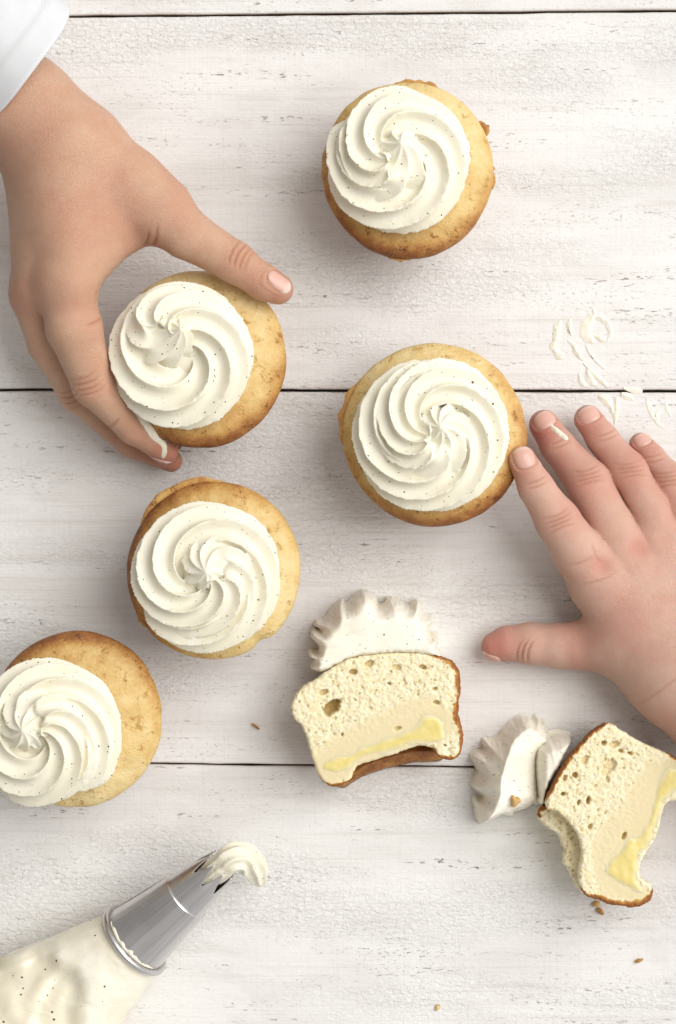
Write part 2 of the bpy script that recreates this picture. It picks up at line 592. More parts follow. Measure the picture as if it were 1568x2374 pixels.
def mat_cloth():
    m = Mat("white_cotton")
    w1 = m.n('ShaderNodeTexWave', {'Vector': m.co((1, 1, 1)), 'Scale': 0.85, 'Distortion': 0.6, 'Detail': 1.0}, bands_direction='DIAGONAL')
    n = m.noise(m.co((0.9, 0.9, 0.9)), 3)
    m.bs(Base_Color=(0.71, 0.715, 0.73), Roughness=0.85, Normal=m.bump(m.math('ADD', w1, n), 0.10, 0.5))
    m.b.inputs['Specular IOR Level'].default_value = 0.15
    return m.m


def mat_metal():
    m = Mat("steel_nozzle")
    n = m.noise(m.co((0.10, 0.10, 0.10)), 4, 0.6)
    st = m.noise(m.co((1.6, 1.6, 1.6)), 2, 0.6)
    r = m.math('ADD', m.rng(n, 0.3, 0.7, 0.24, 0.36), m.math('MULTIPLY', st, 0.06))
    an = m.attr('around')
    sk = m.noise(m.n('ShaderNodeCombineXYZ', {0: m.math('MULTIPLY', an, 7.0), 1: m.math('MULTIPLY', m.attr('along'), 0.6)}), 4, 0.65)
    col = m.mix(m.rng(sk, 0.35, 0.68), (0.74, 0.73, 0.735), (0.60, 0.575, 0.56))  # brushed streaks in the colour, partly imitating bands of reflection
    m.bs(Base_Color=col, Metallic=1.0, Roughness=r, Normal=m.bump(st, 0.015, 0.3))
    return m.m


def mat_bag():
    m = Mat("clear_bag_full_of_frosting")
    col = (0.87, 0.825, 0.665)
    big = m.noise(m.co((0.05, 0.05, 0.05)), 3)
    c = m.mix(m.rng(big, 0.35, 0.65), (0.885, 0.845, 0.72), (0.85, 0.79, 0.63))
    c = m.mix(m.math('MULTIPLY', m.attr('thin'), m.rng(m.noise(m.co((0.06, 0.06, 0.06)), 2), 0.3, 0.65, 0.6, 1.0)), c, (0.80, 0.735, 0.565))  # darker, yellower tint inside the bag's hollow
    for sc, thr, keep, k in ((0.34, 0.17, 0.5, (0.05, 0.035, 0.025)), (0.12, 0.09, 0.4, (0.16, 0.065, 0.03))):
        vo = m.t.nodes.new('ShaderNodeTexVoronoi')
        m.set(vo.inputs['Vector'], m.co((sc, sc, sc))); vo.inputs['Scale'].default_value = 1.0
        r = m.n('ShaderNodeSeparateColor', {0: vo.outputs['Color']})
        g = m.n('ShaderNodeSeparateColor', {0: vo.outputs['Color']}, out=1)
        c = m.mix(m.math('MULTIPLY', m.math('LESS_THAN', vo.outputs['Distance'], m.math('MULTIPLY', g, thr)), m.math('LESS_THAN', r, keep)), c, k)
    wr = m.noise(m.co((0.14, 0.14, 0.14)), 3, 0.5, 0.6)
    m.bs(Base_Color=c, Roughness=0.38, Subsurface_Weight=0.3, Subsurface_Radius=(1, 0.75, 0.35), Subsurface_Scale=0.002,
         Coat_Weight=0.5, Coat_Roughness=0.16, Normal=m.bump(m.math('ADD', wr, m.math('MULTIPLY', m.math('ABSOLUTE', m.math('SUBTRACT', m.noise(m.co((0.07, 0.16, 0.1)), 3, 0.5, 1.2), 0.5)), -1.6)), 0.55, 0.5))
    return m.m


M_BOARD = mat_board(); M_FROST = mat_frosting(); M_FROSTB = mat_frosting("smeared_frosting", (0.92, 0.875, 0.76)); M_CAKE = mat_cake(); M_CRUMB = mat_crumb()
M_CUST = mat_custard(); M_NAIL = mat_nail(); M_CLOTH = mat_cloth(); M_METAL = mat_metal(); M_BAG = mat_bag()
M_SKIN1 = mat_skin("skin_of_older_child", (0.69, 0.435, 0.295), (0.57, 0.235, 0.16))
M_SKIN2 = mat_skin("skin_of_small_child", (0.735, 0.475, 0.37), (0.62, 0.225, 0.175))

# ------------------------------------------------------------------ table top of painted planks
top = bpy.data.objects.new("tabletop", None)
COL.objects.link(top); top['kind'] = 'structure'; top['_o'] = [0.0, 0.0, 0.0]
under = []


def plank(yt, yb, seed):
    """edges given as (y at x=0, y at x=1568) in photo pixels"""
    x0, x1 = U(-260, 0)[0], U(1830, 0)[0]
    nx, ny = 420, 26
    u = np.linspace(0, 1, nx); xs = x0 + (x1 - x0) * u
    px = xs / S + 784
    ya = np.array([U(0, yt[0] + (yt[1] - yt[0]) * p / 1568)[1] for p in px]) + 0.22 * fbm(xy0(xs * 0.09, xs * 0, seed), seed, 4)
    yb_ = np.array([U(0, yb[0] + (yb[1] - yb[0]) * p / 1568)[1] for p in px]) + 0.22 * fbm(xy0(xs * 0.09, xs * 0, seed + 9), seed + 5, 4)
    rows = [(0, -18.0, 1.0, 0), (0, -1.6, 1.0, 0), (0.10, -0.45, 0.35, 0), (0.42, -0.10, 0.10, 0), (1.0, 0, 0.0, 0)]
    V, E = [], []
    prof = [(1, o, z, e) for o, z, e, _ in rows] + [(0, k, 0.0, 0.0) for k in np.linspace(0.02, 0.98, ny)] + [(-1, o, z, e) for o, z, e, _ in rows[::-1]]
    for kind, o, z, e in prof:
        if kind == 1: y = ya - o
        elif kind == -1: y = yb_ + o
        else: y = (ya - 1.0) + (yb_ - ya + 2.0) * o
        zz = z + (0.05 * fbm(xy0(xs * 0.03, y * 0.08, seed), seed + 3, 2) - 0.06 if kind == 0 or z == 0 else 0 * xs)
        V.append(np.stack([xs, y, np.zeros(nx) + zz], 1)); E.append(np.full(nx, e))
    V = np.stack(V, 1).reshape(-1, 3); E = np.stack(E, 1).ravel()
    n = len(prof)
    F = grid_faces(nx, n, flip=True).tolist()
    F.append([i for i in range(n)][::-1]); F.append([(nx - 1) * n + i for i in range(n)])
    F += [[i * n, (i + 1) * n, (i + 1) * n + n - 1, i * n + n - 1] for i in range(nx - 1)]
    return link_mesh("plank", V, F, M_BOARD, top, attrs={'edge': E})


plank((-420, -430), (37.0, 22.5), 3)
plank((41.5, 27.0), (901, 904.5), 11)
plank((906.5, 909.5), (1766, 1781), 23)
plank((1768.5, 1784.0), (2860, 2870), 37)

# ------------------------------------------------------------------ whole cupcakes
def frosting_skin(center, R, base, th0, seed, peak=(0, 0), N=9, turns=1.85, depth=0.33, lean=(0, 0), tw=0.60):
    nt, npsi = 460, 200
    t = np.linspace(0, 1, nt)
    th = th0 + 2 * math.pi * turns * t
    cr = R * interp(t, [0, .46, .62, .80, .93, 1], [.575, .575, .40, .15, .02, 0])
    rho = R * interp(t, [0, .05, .46, .66, .82, .93, 1], [.22, .41, .42, .42, .37, .25, .015])
    cz = base + R * interp(t, [0, .4, .62, .80, .93, 1], [.27, .29, .43, .57, .70, .86])
    tilt = (math.pi / 2) * ss(.66, .95, t)
    rng = np.random.RandomState(seed)
    wob = 1 + 0.035 * noise3(xy0(t * 14, t * 0, seed), seed)
    px = center[0] + peak[0] * ss(.35, .9, t) + lean[0] * ss(.88, 1, t)
    py = center[1] + peak[1] * ss(.35, .9, t) + lean[1] * ss(.88, 1, t)
    psi = np.linspace(0, 2 * math.pi, npsi, endpoint=False)
    T, PS = np.meshgrid(t, psi, indexing='ij')
    TH = th[:, None] + 0 * PS
    ph = N * (PS - TH * tw) + 0.55 * noise3(np.stack([T * 9, np.cos(PS - TH * tw) * 1.2, np.sin(PS - TH * tw) * 1.2], -1), seed + 2)
    s = np.abs(np.sin(ph / 2 + 0.22 * np.sin(ph))) ** 1.15
    crest = 1 - s
    rag = noise3(np.stack([T * 130, np.floor((ph / (2 * math.pi))) * 3.7, T * 0], -1), seed + 5)
    star = 1.07 - depth * s + 0.048 * rag * crest ** 2 * (0.5 + 0.5 * (np.cos(PS) > -0.2))
    star += 0.035 * noise3(np.stack([T * 22, np.cos(PS) * 1.3, np.sin(PS) * 1.3], -1), seed + 8)
    rr = (rho * wob)[:, None] * star
    er = np.stack([np.cos(th), np.sin(th), 0 * th], 1)
    et = np.stack([-np.sin(th), np.cos(th), 0 * th], 1)
    ez = np.array([0, 0, 1.0])
    ax2 = np.cos(tilt)[:, None] * ez * 0.80 + np.sin(tilt)[:, None] * (-et)
    C = np.stack([px, py, cz], 1) + er * cr[:, None]
    V = C[:, None] + (rr * np.cos(PS))[..., None] * er[:, None] + (rr * np.sin(PS))[..., None] * ax2[:, None]
    V[..., 2] = np.maximum(V[..., 2], base - 1.2)
    V = V.reshape(-1, 3)
    F = grid_faces(nt, npsi, wrap_v=True).tolist()
    F.append(list(range(npsi))); F.append([(nt - 1) * npsi + i for i in range(npsi)][::-1])
    # filler under the coils so that no hole opens in the middle
    nb = 48
    a = np.linspace(0, 2 * math.pi, nb, endpoint=False)
    o = len(V)
    ring = lambda r, z: np.stack([center[0] + r * np.cos(a), center[1] + r * np.sin(a), 0 * a + z], 1)
    V = np.concatenate([V, ring(R * .62, base - 1.2), ring(R * .55, base + R * .2), ring(R * .20, base + R * .58) + np.array([peak[0], peak[1], 0])])
    F += (grid_faces(3, nb, wrap_v=True) + o).tolist()
    F.append([o + i for i in range(nb)]); F.append([o + 2 * nb + i for i in range(nb)][::-1])
    return remesh(V, F, 0.29, 1)


def cake_body(c, rx, ry, seed, dark_dir, h=30.0, notch=None):
    ns = 220
    prof = [(0, 0), (.40, 0), (.66, 0), (.71, .6), (.735, 2.0), (.80, 9), (.87, 17), (.93, 24), (.965, h - 3.6), (.985, h - 2.4), (.998, h - 1.2), (1.0, h), (.988, h + 1.3), (.955, h + 2.5), (.90, h + 3.7), (.82, h + 4.9), (.72, h + 5.9), (.6, h + 6.8), (.45, h + 7.4), (.25, h + 7.8), (0.02, h + 8)]
    P = catmull(np.array(prof), 4, closed=False)
    a = np.linspace(0, 2 * math.pi, ns, endpoint=False)
    A, I = np.meshgrid(a, np.arange(len(P)), indexing='ij')
    r = P[I, 0]; z = P[I, 1]
    wob = 1 + 0.020 * noise3(np.stack([np.cos(A) * 1.6, np.sin(A) * 1.6, r * 0 + seed], -1), seed) + 0.010 * noise3(np.stack([np.cos(A) * 6, np.sin(A) * 6, z * 0.15], -1), seed + 1)
    if notch:
        for an, w, dp in notch:
            da = np.abs((A - an + math.pi) % (2 * math.pi) - math.pi)
            wob = wob - dp * np.exp(-(da / w) ** 2) * ss(0.6, 0.95, r)
    X = r * np.cos(A) * rx * wob; Y = r * np.sin(A) * ry * wob
    z = z + (0.5 * fbm(xy0(X * .12, Y * .12, seed), seed + 4, 3) + 0.16 * fbm(xy0(X * .8, Y * .8, seed), seed + 6, 2)) * ss(h - 6, h, z)
    V = np.stack([c[0] + X, c[1] + Y, z], -1).reshape(-1, 3)
    F = grid_faces(ns, len(P), wrap_u=True)
    # how well baked: brown skirt, golden rim, pale middle
    side = 1 - ss(h - 5.5, h + 0.6, z)
    rim = ss(.80, 1.0, r) * (z > h - 3)
    dd = np.cos(A - dark_dir)  # browner on one side; lit and shaded sides painted into this too
    bake = np.maximum(side * 0.86, 0.25 + rim * (0.25 + 0.22 * dd) + 0.17 * dd * ss(.4, .9, r))
    return V, F, bake.ravel()


def crust_flake(parent, c, rx, ry, a0, a1, out0, out1, z, seed, lift=1.0):
    """thin curl of browned crust standing out from the rim"""
    n = 36; a = np.radians(np.linspace(a0, a1, n)); w = np.sin(np.linspace(0, math.pi, n)) ** 0.6
    rows = []
    jag = 0.6 * noise3(xy0(np.linspace(0, 12, n), np.zeros(n), seed), seed)
    for f, th in ((0, 0), (0.5, 0), (1, 0), (1, -.5), (.5, -.6), (0, -.8)):
        o = out0 + (out1 - out0) * w * f + jag * f * w
        rows.append(np.stack([c[0] + np.cos(a) * (rx + o), c[1] + np.sin(a) * (ry + o), z + lift * f * w + th + 0 * a], 1))
    V = np.stack(rows, 1).reshape(-1, 3)
    F = grid_faces(n, 6, wrap_v=True).tolist() + [list(range(6)), [(n - 1) * 6 + i for i in range(6)][::-1]]
    link_mesh("crust_flake", V, F, M_CAKE, parent, attrs={'bake': np.full(len(V), 0.54)})


CUP = "frosted cupcakes standing on the white planks"


def cupcake(label, cpx, rpx, fpx, fR, th0, seed, dark, peak, notch=None, flakes=(), N=9, turns=1.85, lean=(0, 0), h=30.0):
    b = U(*cpx, h)
    k = (H - h) / H * S
    base = np.array([b[0], b[1], 0.0])
    t = thing("cupcake", label, "cupcake", base, CUP)
    rx, ry = rpx[0] * k, rpx[1] * k
    V, F, bake = cake_body(b, rx, ry, seed, dark, h, notch)
    link_mesh("cake", V, F, M_CAKE, t, attrs={'bake': bake})
    zb = h + 5.0
    f = U(*fpx, zb + 3)
    R = Ur(fR, zb + 6)
    p = U(*peak, zb + 22)
    Vf, Ff = frosting_skin(f[:2], R, zb, th0, seed, (p[:2] - f[:2]), N, turns, lean=lean)
    link_mesh("frosting", Vf, Ff, M_FROST, t)
    for (a0, a1, o0, o1, dz) in flakes:
        crust_flake(t, b, rx, ry, a0, a1, o0, o1, h + dz, seed + int(a0))
    return t


cupcake("uppermost frosted cupcake, alone on the upper plank with crust flakes on its right rim", (946, 395), (197, 206), (922, 378), 168, 2.2, 41, -1.9, (922, 345), flakes=((62, 102, -1.2, .7, 0.2), (252, 275, -1.0, .8, -1.2), (22, 34, -.6, 2.2, -.3), (-18, 8, -.8, .8, -1)), lean=(1.2, 2.0), N=8)
cupcake("frosted cupcake gripped by the hand from the white sleeve", (462, 833), (203, 206), (426, 826), 171, 0.4, 52, -1.5, (395, 775), lean=(3.5, 2.0), N=8)
cupcake("frosted cupcake touched by the small child's index fingertip", (1007, 1007), (213, 211), (998, 1008), 179, 1.2, 63, -1.2, (1022, 992), flakes=((138, 190, -1.2, 2.0, -.8),), turns=2.05, N=10)
cupcake("frosted cupcake below the gripping hand, with a curl of crust on its upper left rim", (496, 1322), (201, 206), (479, 1337), 174, 3.3, 74, 2.6, (478, 1325), flakes=((78, 152, -1.4, 2.3, -.2), (205, 222, -.8, 1.0, -1.5)), notch=((-0.98, 0.10, 0.05),), turns=2.0, N=9)
cupcake("frosted cupcake at the left edge of the photo, cut off by the frame", (178, 1668), (198, 203), (117, 1697), 173, 5.0, 85, 1.9, (60, 1697), lean=(-1.0, 0.5), N=9)

# ------------------------------------------------------------------ halved cupcakes
def pores(P, seed, n, bounds, rmin, rmax):
    rs = np.random.RandomState(seed)
    z = np.zeros(len(P)); hole = np.zeros(len(P))
    lo, hi = bounds
    for i in range(n):
        c = lo + rs.rand(2) * (hi - lo); r = rmin + (rmax - rmin) * rs.rand() ** 3
        el = 0.6 + 0.8 * rs.rand(); an = rs.rand() * math.pi
        q = P - c
        near = (np.abs(q) < 3 * r).all(1)
        q = q[near]
        u = q[:, 0] * math.cos(an) + q[:, 1] * math.sin(an); v = -q[:, 0] * math.sin(an) + q[:, 1] * math.cos(an)
        d = np.sqrt((u * el) ** 2 + (v / el) ** 2) / r
        k = 1 - ss(.55, 1.1, d)
        z[near] = np.maximum(z[near], k * r * 1.3)
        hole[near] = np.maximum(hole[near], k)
    return z, hole


def crumb_mesh(parent, name, Q, ztop, rings, moist, crustf, holes, seed, npores=900, rag=0.35, zmod=None, res=0.3, skirt_crust=1.0):
    Qs = catmull(Q, 4)
    bounds = (Q.min(0), Q.max(0))
    def zf(P, d):
        mo = moist(P)
        rough = 0.36 * fbm(xy0(P[:, 0] * .4, P[:, 1] * .4), seed, 3) + 0.42 * fbm(xy0(P[:, 0] * 1.1, P[:, 1] * 1.1), seed + 1, 3)
        z = ztop + rough * (1 - .88 * mo)
        pz, ph = pores(P, seed + 3, npores, bounds, .18, .6)
        z -= pz * (1 - mo)
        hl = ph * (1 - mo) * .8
        for (hx, hy, rx, ry, an, dp) in holes:
            c = U(hx, hy, ztop)[:2]; q = P - c
            u = q[:, 0] * math.cos(an) + q[:, 1] * math.sin(an); v = -q[:, 0] * math.sin(an) + q[:, 1] * math.cos(an)
            dd = np.sqrt((u / rx) ** 2 + (v / ry) ** 2) + .22 * fbm(xy0(P[:, 0] * .9, P[:, 1] * .9), seed + 9, 2)
            kk = 1 - ss(.7, 1.0, dd)
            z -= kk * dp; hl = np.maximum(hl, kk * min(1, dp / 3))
        e = 1.3
        t = np.clip(d / e, 0, 1)
        z = z - (1 - np.sqrt(1 - (1 - t) ** 2)) * 1.4
        if zmod is not None: z = z + zmod(P)
        zf.h = hl; zf.P = P
        return z
    V, F, d, lev = heightfield(Qs, res, zf, rings, rag, .9, seed)
    n = len(zf.P)
    cr = np.zeros(len(V)); mo = np.zeros(len(V)); hl = np.zeros(len(V))
    cr[:n] = np.clip(crustf(zf.P) / 1.6, .22, 1) * np.clip(1 - d[:n] / np.maximum(crustf(zf.P) * (1 + .8 * fbm(xy0(zf.P[:, 0] * .45, zf.P[:, 1] * .45), seed + 40, 3)), .05), 0, 1); mo[:n] = moist(zf.P); hl[:n] = zf.h
    loc = np.clip(crustf(V[:, :2]) / 2.2, .12, 1)
    cr = np.where(lev == 1, loc * skirt_crust, np.where(lev == 2, np.clip(loc + .12, 0, 1) * skirt_crust, np.where(lev == 3, np.clip(loc + .35, 0, 1) * skirt_crust, np.where(lev > 3, skirt_crust, cr))))
    return link_mesh(name, V, F, M_CRUMB, parent, attrs={'crust': cr, 'moist': mo, 'hole': hl})


def blob(parent, name, Q, zfun, rings, mat, seed, res=0.35, rag=0.2, attrs=None, n=4, rscale=.8):
    V, F, d, lev = heightfield(catmull(Q, n), res, zfun, rings, rag, rscale, seed)
    a = {k: f(V, d) for k, f in attrs.items()} if attrs else None
    return link_mesh(name, V, F, mat, parent, attrs=a)


def zone(px_line, width, z):
    """soft band round a line of photo pixels"""
    L = catmull(np.array([U(x, y, z)[:2] for x, y in px_line]), 6, closed=False)
    def f(P):
        d = np.full(len(P), 1e9)
        for i in range(len(L) - 1):
            a, b = L[i], L[i + 1]
            e = b - a
            t = np.clip(((P - a) @ e) / (e @ e), 0, 1)
            d = np.minimum(d, np.sqrt(((P - a - t[:, None] * e) ** 2).sum(1)))
        return 1 - ss(width * .55, width * 1.15, d + .8 * fbm(xy0(P[:, 0] * .3, P[:, 1] * .3), 5, 2))
    return f


# ---- the half in the middle of the table
def A_(pts): return [(637 + x * .3125, 1339.3 + y * .3125) for x, y in pts]


ZA = 27.0
halfA = thing("cupcake_half", "halved cupcake near the middle, cut face up with yellow custard and frosting still on top", "cupcake", U(872, 1660, 0), "cut cupcake halves lying cut side up")
faceA = A_([(380, 700), (300, 760), (220, 800), (150, 880), (125, 960), (140, 1040), (190, 1090), (220, 1150), (245, 1210), (265, 1300), (300, 1400), (340, 1490), (400, 1540), (445, 1552), (510, 1532), (570, 1490), (590, 1440), (620, 1395), (700, 1370), (800, 1335), (870, 1320), (950, 1290), (1040, 1255), (1130, 1255), (1190, 1280), (1205, 1320), (1280, 1352), (1340, 1345), (1385, 1300), (1400, 1200), (1390, 1110), (1365, 1010), (1370, 920), (1380, 830), (1375, 730), (1350, 660), (1300, 610), (1200, 580), (1050, 562), (900, 560), (750, 572), (600, 590), (500, 630)])
bandA = A_([(360, 1440), (500, 1390), (680, 1300), (860, 1220), (1040, 1160), (1200, 1120), (1240, 1060)])
moA0 = zone(bandA, 5.6, ZA); moA1 = zone(A_([(420, 1350), (620, 1230), (860, 1110), (1100, 1010)]), 7.5, ZA)
moistA = lambda P: np.clip(moA0(P) + .85 * moA1(P), 0, 1)


def crustA(P):
    px = (P[:, 0] / (S * (H - ZA) / H) + 784 - 637) / .3125
    py = (1187 - P[:, 1] / (S * (H - ZA) / H) - 1339.3) / .3125
    c = .6 + 2.1 * ss(1080, 1350, px) * (1 - .45 * ss(1100, 1350, py)) + 1.6 * np.exp(-((px - 480) / 130) ** 2 - ((py - 1560) / 70) ** 2)
    c = c + .9 * np.exp(-((px - 1280) / 90) ** 2 - ((py - 1350) / 60) ** 2)
    c = np.where((py < 760) & (px < 1150), .5, c)
    return c


crumb_mesh(halfA, "cake", poly(faceA, ZA), ZA, [(ZA - 2.5, .1), (ZA - 7, -.3), (ZA - 15, -2.0), (.3, -6.0)], moistA, crustA,
           [(637 + 425 * .3125, 1339.3 + 965 * .3125, 4.2, 2.5, .75, 7.0), (637 + 360 * .3125, 1339.3 + 850 * .3125, 2.2, 1.1, .3, 1.8), (637 + 580 * .3125, 1339.3 + 700 * .3125, 1.7, 1.1, 0, 2.6), (637 + 900 * .3125, 1339.3 + 665 * .3125, 2.3, 1.3, 0, 1.4), (637 + 700 * .3125, 1339.3 + 640 * .3125, 2.0, 1.2, .4, 2.0), (637 + 1100 * .3125, 1339.3 + 665 * .3125, 1.6, .9, -.2, 2.4), (637 + 910 * .3125, 1339.3 + 1118 * .3125, 1.6, .7, .2, 1.6), (637 + 1190 * .3125, 1339.3 + 825 * .3125, 1.1, .7, .2, 2), (637 + 850 * .3125, 1339.3 + 785 * .3125, .9, .6, -.4, 2), (637 + 500 * .3125, 1339.3 + 1165 * .3125, .5, .6, 0, 2), (637 + 1200 * .3125, 1339.3 + 925 * .3125, 1.6, .8, -.2, 2.2), (637 + 1265 * .3125, 1339.3 + 1245 * .3125, .8, .5, -.5, 2)], 7)
# custard seen on the cut face
cuA = A_([(330, 1430), (370, 1350), (470, 1318), (560, 1292), (650, 1245), (740, 1208), (850, 1178), (950, 1140), (1050, 1090), (1100, 1030), (1180, 1010), (1235, 1040), (1262, 1110), (1275, 1190), (1220, 1235), (1130, 1240), (1040, 1235), (930, 1272), (840, 1300), (740, 1325), (650, 1358), (580, 1395), (520, 1440), (440, 1462)])
blob(halfA, "custard_filling", poly(cuA, ZA), lambda P, d: ZA - .10 + .40 * ss(0, 2.4, d) + .25 * fbm(xy0(P[:, 0] * .25, P[:, 1] * .25), 3, 2), [(ZA - 1.2, .1), (ZA - 2.5, .2)], M_CUST, 5, rag=.5, rscale=.3, attrs={'rim': lambda V, d: np.clip(1.15 - d / 1.9, 0, 1)})
# browned underside showing below the arch
brA = A_([(450, 1500), (560, 1430), (640, 1350), (800, 1290), (960, 1240), (1130, 1220), (1215, 1260), (1240, 1350), (1180, 1362), (1050, 1368), (920, 1392), (780, 1430), (650, 1475), (560, 1525), (500, 1560)])
blob(halfA, "browned_base", poly(brA, 12), lambda P, d: 12 - 5.0 * (1 - ss(0, 7, d)) + .3 * fbm(xy0(P[:, 0] * .5, P[:, 1] * .5), 8, 2), [(4, .3), (.4, 1.5)], M_CAKE, 9, attrs={'bake': lambda V, d: np.full(len(V), .76)})
# frosting, cut through
frA = A_([(385, 708), (320, 712), (262, 682), (292, 622), (252, 598), (256, 552), (312, 560), (318, 520), (262, 455), (272, 405), (335, 400), (290, 370), (300, 325), (350, 318), (420, 230), (500, 166), (528, 205), (575, 152), (620, 120), (668, 100), (730, 125), (765, 165), (785, 210), (828, 190), (845, 150), (920, 172), (1002, 215), (1030, 190), (1076, 174), (1100, 235), (1110, 262), (1186, 315), (1172, 370), (1158, 422), (1205, 425), (1234, 470), (1218, 520), (1245, 545), (1268, 600), (1200, 606), (1050, 583), (900, 578), (750, 592), (600, 608), (500, 648)])
lob = lambda P: fbm(xy0(P[:, 0] * .1, P[:, 1] * .1), 21, 2)


def zfrA(P, d):
    ed = 6.0 - 3.2 * ss(380, 570, (1187 - P[:, 1] / (S * (H - 20) / H) - 1339.3) / .3125)
    t = np.clip(d / ed, 0, 1)
    z = 3 + (ZA + .6 - 3) * np.sqrt(np.clip(1 - (1 - t) ** 2.2, 0, 1))
    px = (P[:, 0] / (S * (H - 20) / H) + 784 - 637) / .3125; py = (1187 - P[:, 1] / (S * (H - 20) / H) - 1339.3) / .3125
    low = (1 - ss(430, 520, px + (py - 250) * .25)) * (1 - ss(300, 420, py))
    z = z - 7.0 * low + .8 * lob(P) * t + .35 * fbm(xy0(P[:, 0] * .10 + P[:, 1] * .05, P[:, 1] * .42 - P[:, 0] * .12), 31, 3) * t
    return z


blob(halfA, "frosting", poly(frA, 20), zfrA, [(lambda p: np.where(p[:, 1] < U(0, 1339.3 + 540 * .3125, 20)[1], ZA - 4, 1.2), .1), (.25, -.8)], M_FROSTB, 11, res=.30, rag=.35, n=3, rscale=.8)

# ---- the bitten half at the right edge
def B_(pts): return [(1061.7 + x * .3229, 1617 + y * .3229) for x, y in pts]


halfB = thing("cupcake_half", "bitten cupcake half at the right edge of the photo, custard layer facing right", "cupcake", U(1460, 1890, 0), "cut cupcake halves lying cut side up")
faceB = B_([(1100, 190), (1040, 200), (950, 262), (880, 340), (800, 430), (720, 560), (660, 680), (636, 790), (720, 825), (800, 905), (850, 965), (882, 1060), (892, 1130), (880, 1200), (868, 1300), (900, 1400), (935, 1432), (1020, 1462), (1100, 1490), (1250, 1510), (1350, 1488), (1402, 1425), (1392, 1345), (1345, 1322), (1312, 1280), (1315, 1200), (1350, 1120), (1400, 1050), (1440, 960), (1465, 860), (1500, 765), (1590, 730), (1640, 640), (1625, 500), (1560, 430), (1450, 380), (1340, 332), (1200, 252)])
bandB = B_([(1580, 520), (1500, 560), (1440, 680), (1390, 800), (1330, 950), (1240, 1060), (1180, 1180), (1190, 1320), (1290, 1410)])
moB0 = zone(bandB, 4.6, ZA); moB1 = zone(B_([(1430, 560), (1330, 720), (1250, 860), (1120, 1010), (1080, 1180), (1120, 1340)]), 7.0, ZA)
moistB = lambda P: np.clip(moB0(P) + .85 * moB1(P), 0, 1)


def crustB(P):
    px = (P[:, 0] / (S * (H - ZA) / H) + 784 - 1061.7) / .3229; py = (1187 - P[:, 1] / (S * (H - ZA) / H) - 1617) / .3229
    c = .35 + 1.5 * ss(1120, 1020, px) * (1 - ss(640, 800, py)) + 3.4 * ss(1330, 1480, py) + 1.2 * ss(1450, 1560, px) * (1 - ss(480, 560, py))
    c = np.where((py > 790) & (py < 1330) & (px < 1000), .1, c)
    return c


crumb_mesh(halfB, "cake", poly(faceB, ZA), ZA, [(ZA - 2.5, .1), (ZA - 7, -.3), (ZA - 15, -2.0), (.3, -6.0)], moistB, crustB,
           [(*B_([(1085, 500)])[0], 4.2, 2.1, .85, 1.5), (*B_([(1120, 340)])[0], 2.3, 1.2, .3, 1.6), (*B_([(1050, 328)])[0], 1.2, .9, .6, 2.6), (*B_([(1170, 385)])[0], 1.2, .8, 0, 2.2), (*B_([(1237, 402)])[0], 1.1, .7, -.3, 2.4), (*B_([(843, 560)])[0], 1.2, 1.2, 0, 3.2), (*B_([(770, 580)])[0], .8, 1.3, -.4, 2.2), (*B_([(757, 695)])[0], 1.0, .8, .3, 3), (*B_([(937, 740)])[0], .8, 1.6, -.2, 2.8), (*B_([(868, 755)])[0], .6, 1.1, -.3, 2.4), (*B_([(950, 930)])[0], .9, 1.2, -.5, 2.2), (*B_([(1195, 995)])[0], .8, 1.7, -.35, 2.6), (*B_([(1075, 590)])[0], .8, 1.3, .2, 1.4), (*B_([(910, 450)])[0], 1.3, 2.1, -.6, 1.5)], 19)
cuB = B_([(1600, 520), (1520, 500), (1470, 560), (1420, 650), (1400, 740), (1370, 850), (1330, 930), (1290, 990), (1220, 1010), (1180, 1080), (1110, 1140), (1060, 1250), (1100, 1310), (1200, 1360), (1290, 1400), (1330, 1385), (1300, 1290), (1300, 1195), (1335, 1115), (1385, 1040), (1425, 950), (1450, 850), (1485, 755), (1540, 690), (1600, 640)])
blob(halfB, "custard_filling", poly(cuB, ZA), lambda P, d: ZA - .10 + .42 * ss(0, 2.4, d) + .25 * fbm(xy0(P[:, 0] * .25, P[:, 1] * .25), 13, 2), [(ZA - 1.2, .1), (ZA - 2.5, .2)], M_CUST, 6, rag=.5, rscale=.3, attrs={'rim': lambda V, d: np.clip(1.15 - d / 1.9, 0, 1)})
# crumb lower down inside the bite
ledB = B_([(600, 800), (580, 860), (612, 915), (680, 950), (735, 1000), (750, 1060), (775, 1110), (762, 1180), (790, 1230), (825, 1300), (860, 1370), (930, 1420), (980, 1330), (990, 1100), (930, 930), (820, 820), (700, 770)])
crumb_mesh(halfB, "bitten_crumb", poly(ledB, 18), 19.0, [(13, .2), (7, -.8), (.4, -2.5)], lambda P: np.zeros(len(P)), lambda P: np.where(P[:, 1] > U(0, 1617 + 860 * .3229, 16)[1], 2.0, .2), [], 29, 420, rag=.6, zmod=lambda P: 2.2 * fbm(xy0(P[:, 0] * .22, P[:, 1] * .22), 3, 2), skirt_crust=.25)


def ridgeB(P, d, zt, ed, seed):
    t = np.clip(d / ed, 0, 1)
    z = 2 + (zt - 2) * np.sqrt(np.clip(1 - (1 - t) ** 2.2, 0, 1))
    return z + 1.0 * fbm(xy0(P[:, 0] * .16, P[:, 1] * .16), seed, 2) * t + .4 * fbm(xy0(P[:, 0] * .38 + P[:, 1] * .10, P[:, 1] * .10), seed + 1, 3) * t


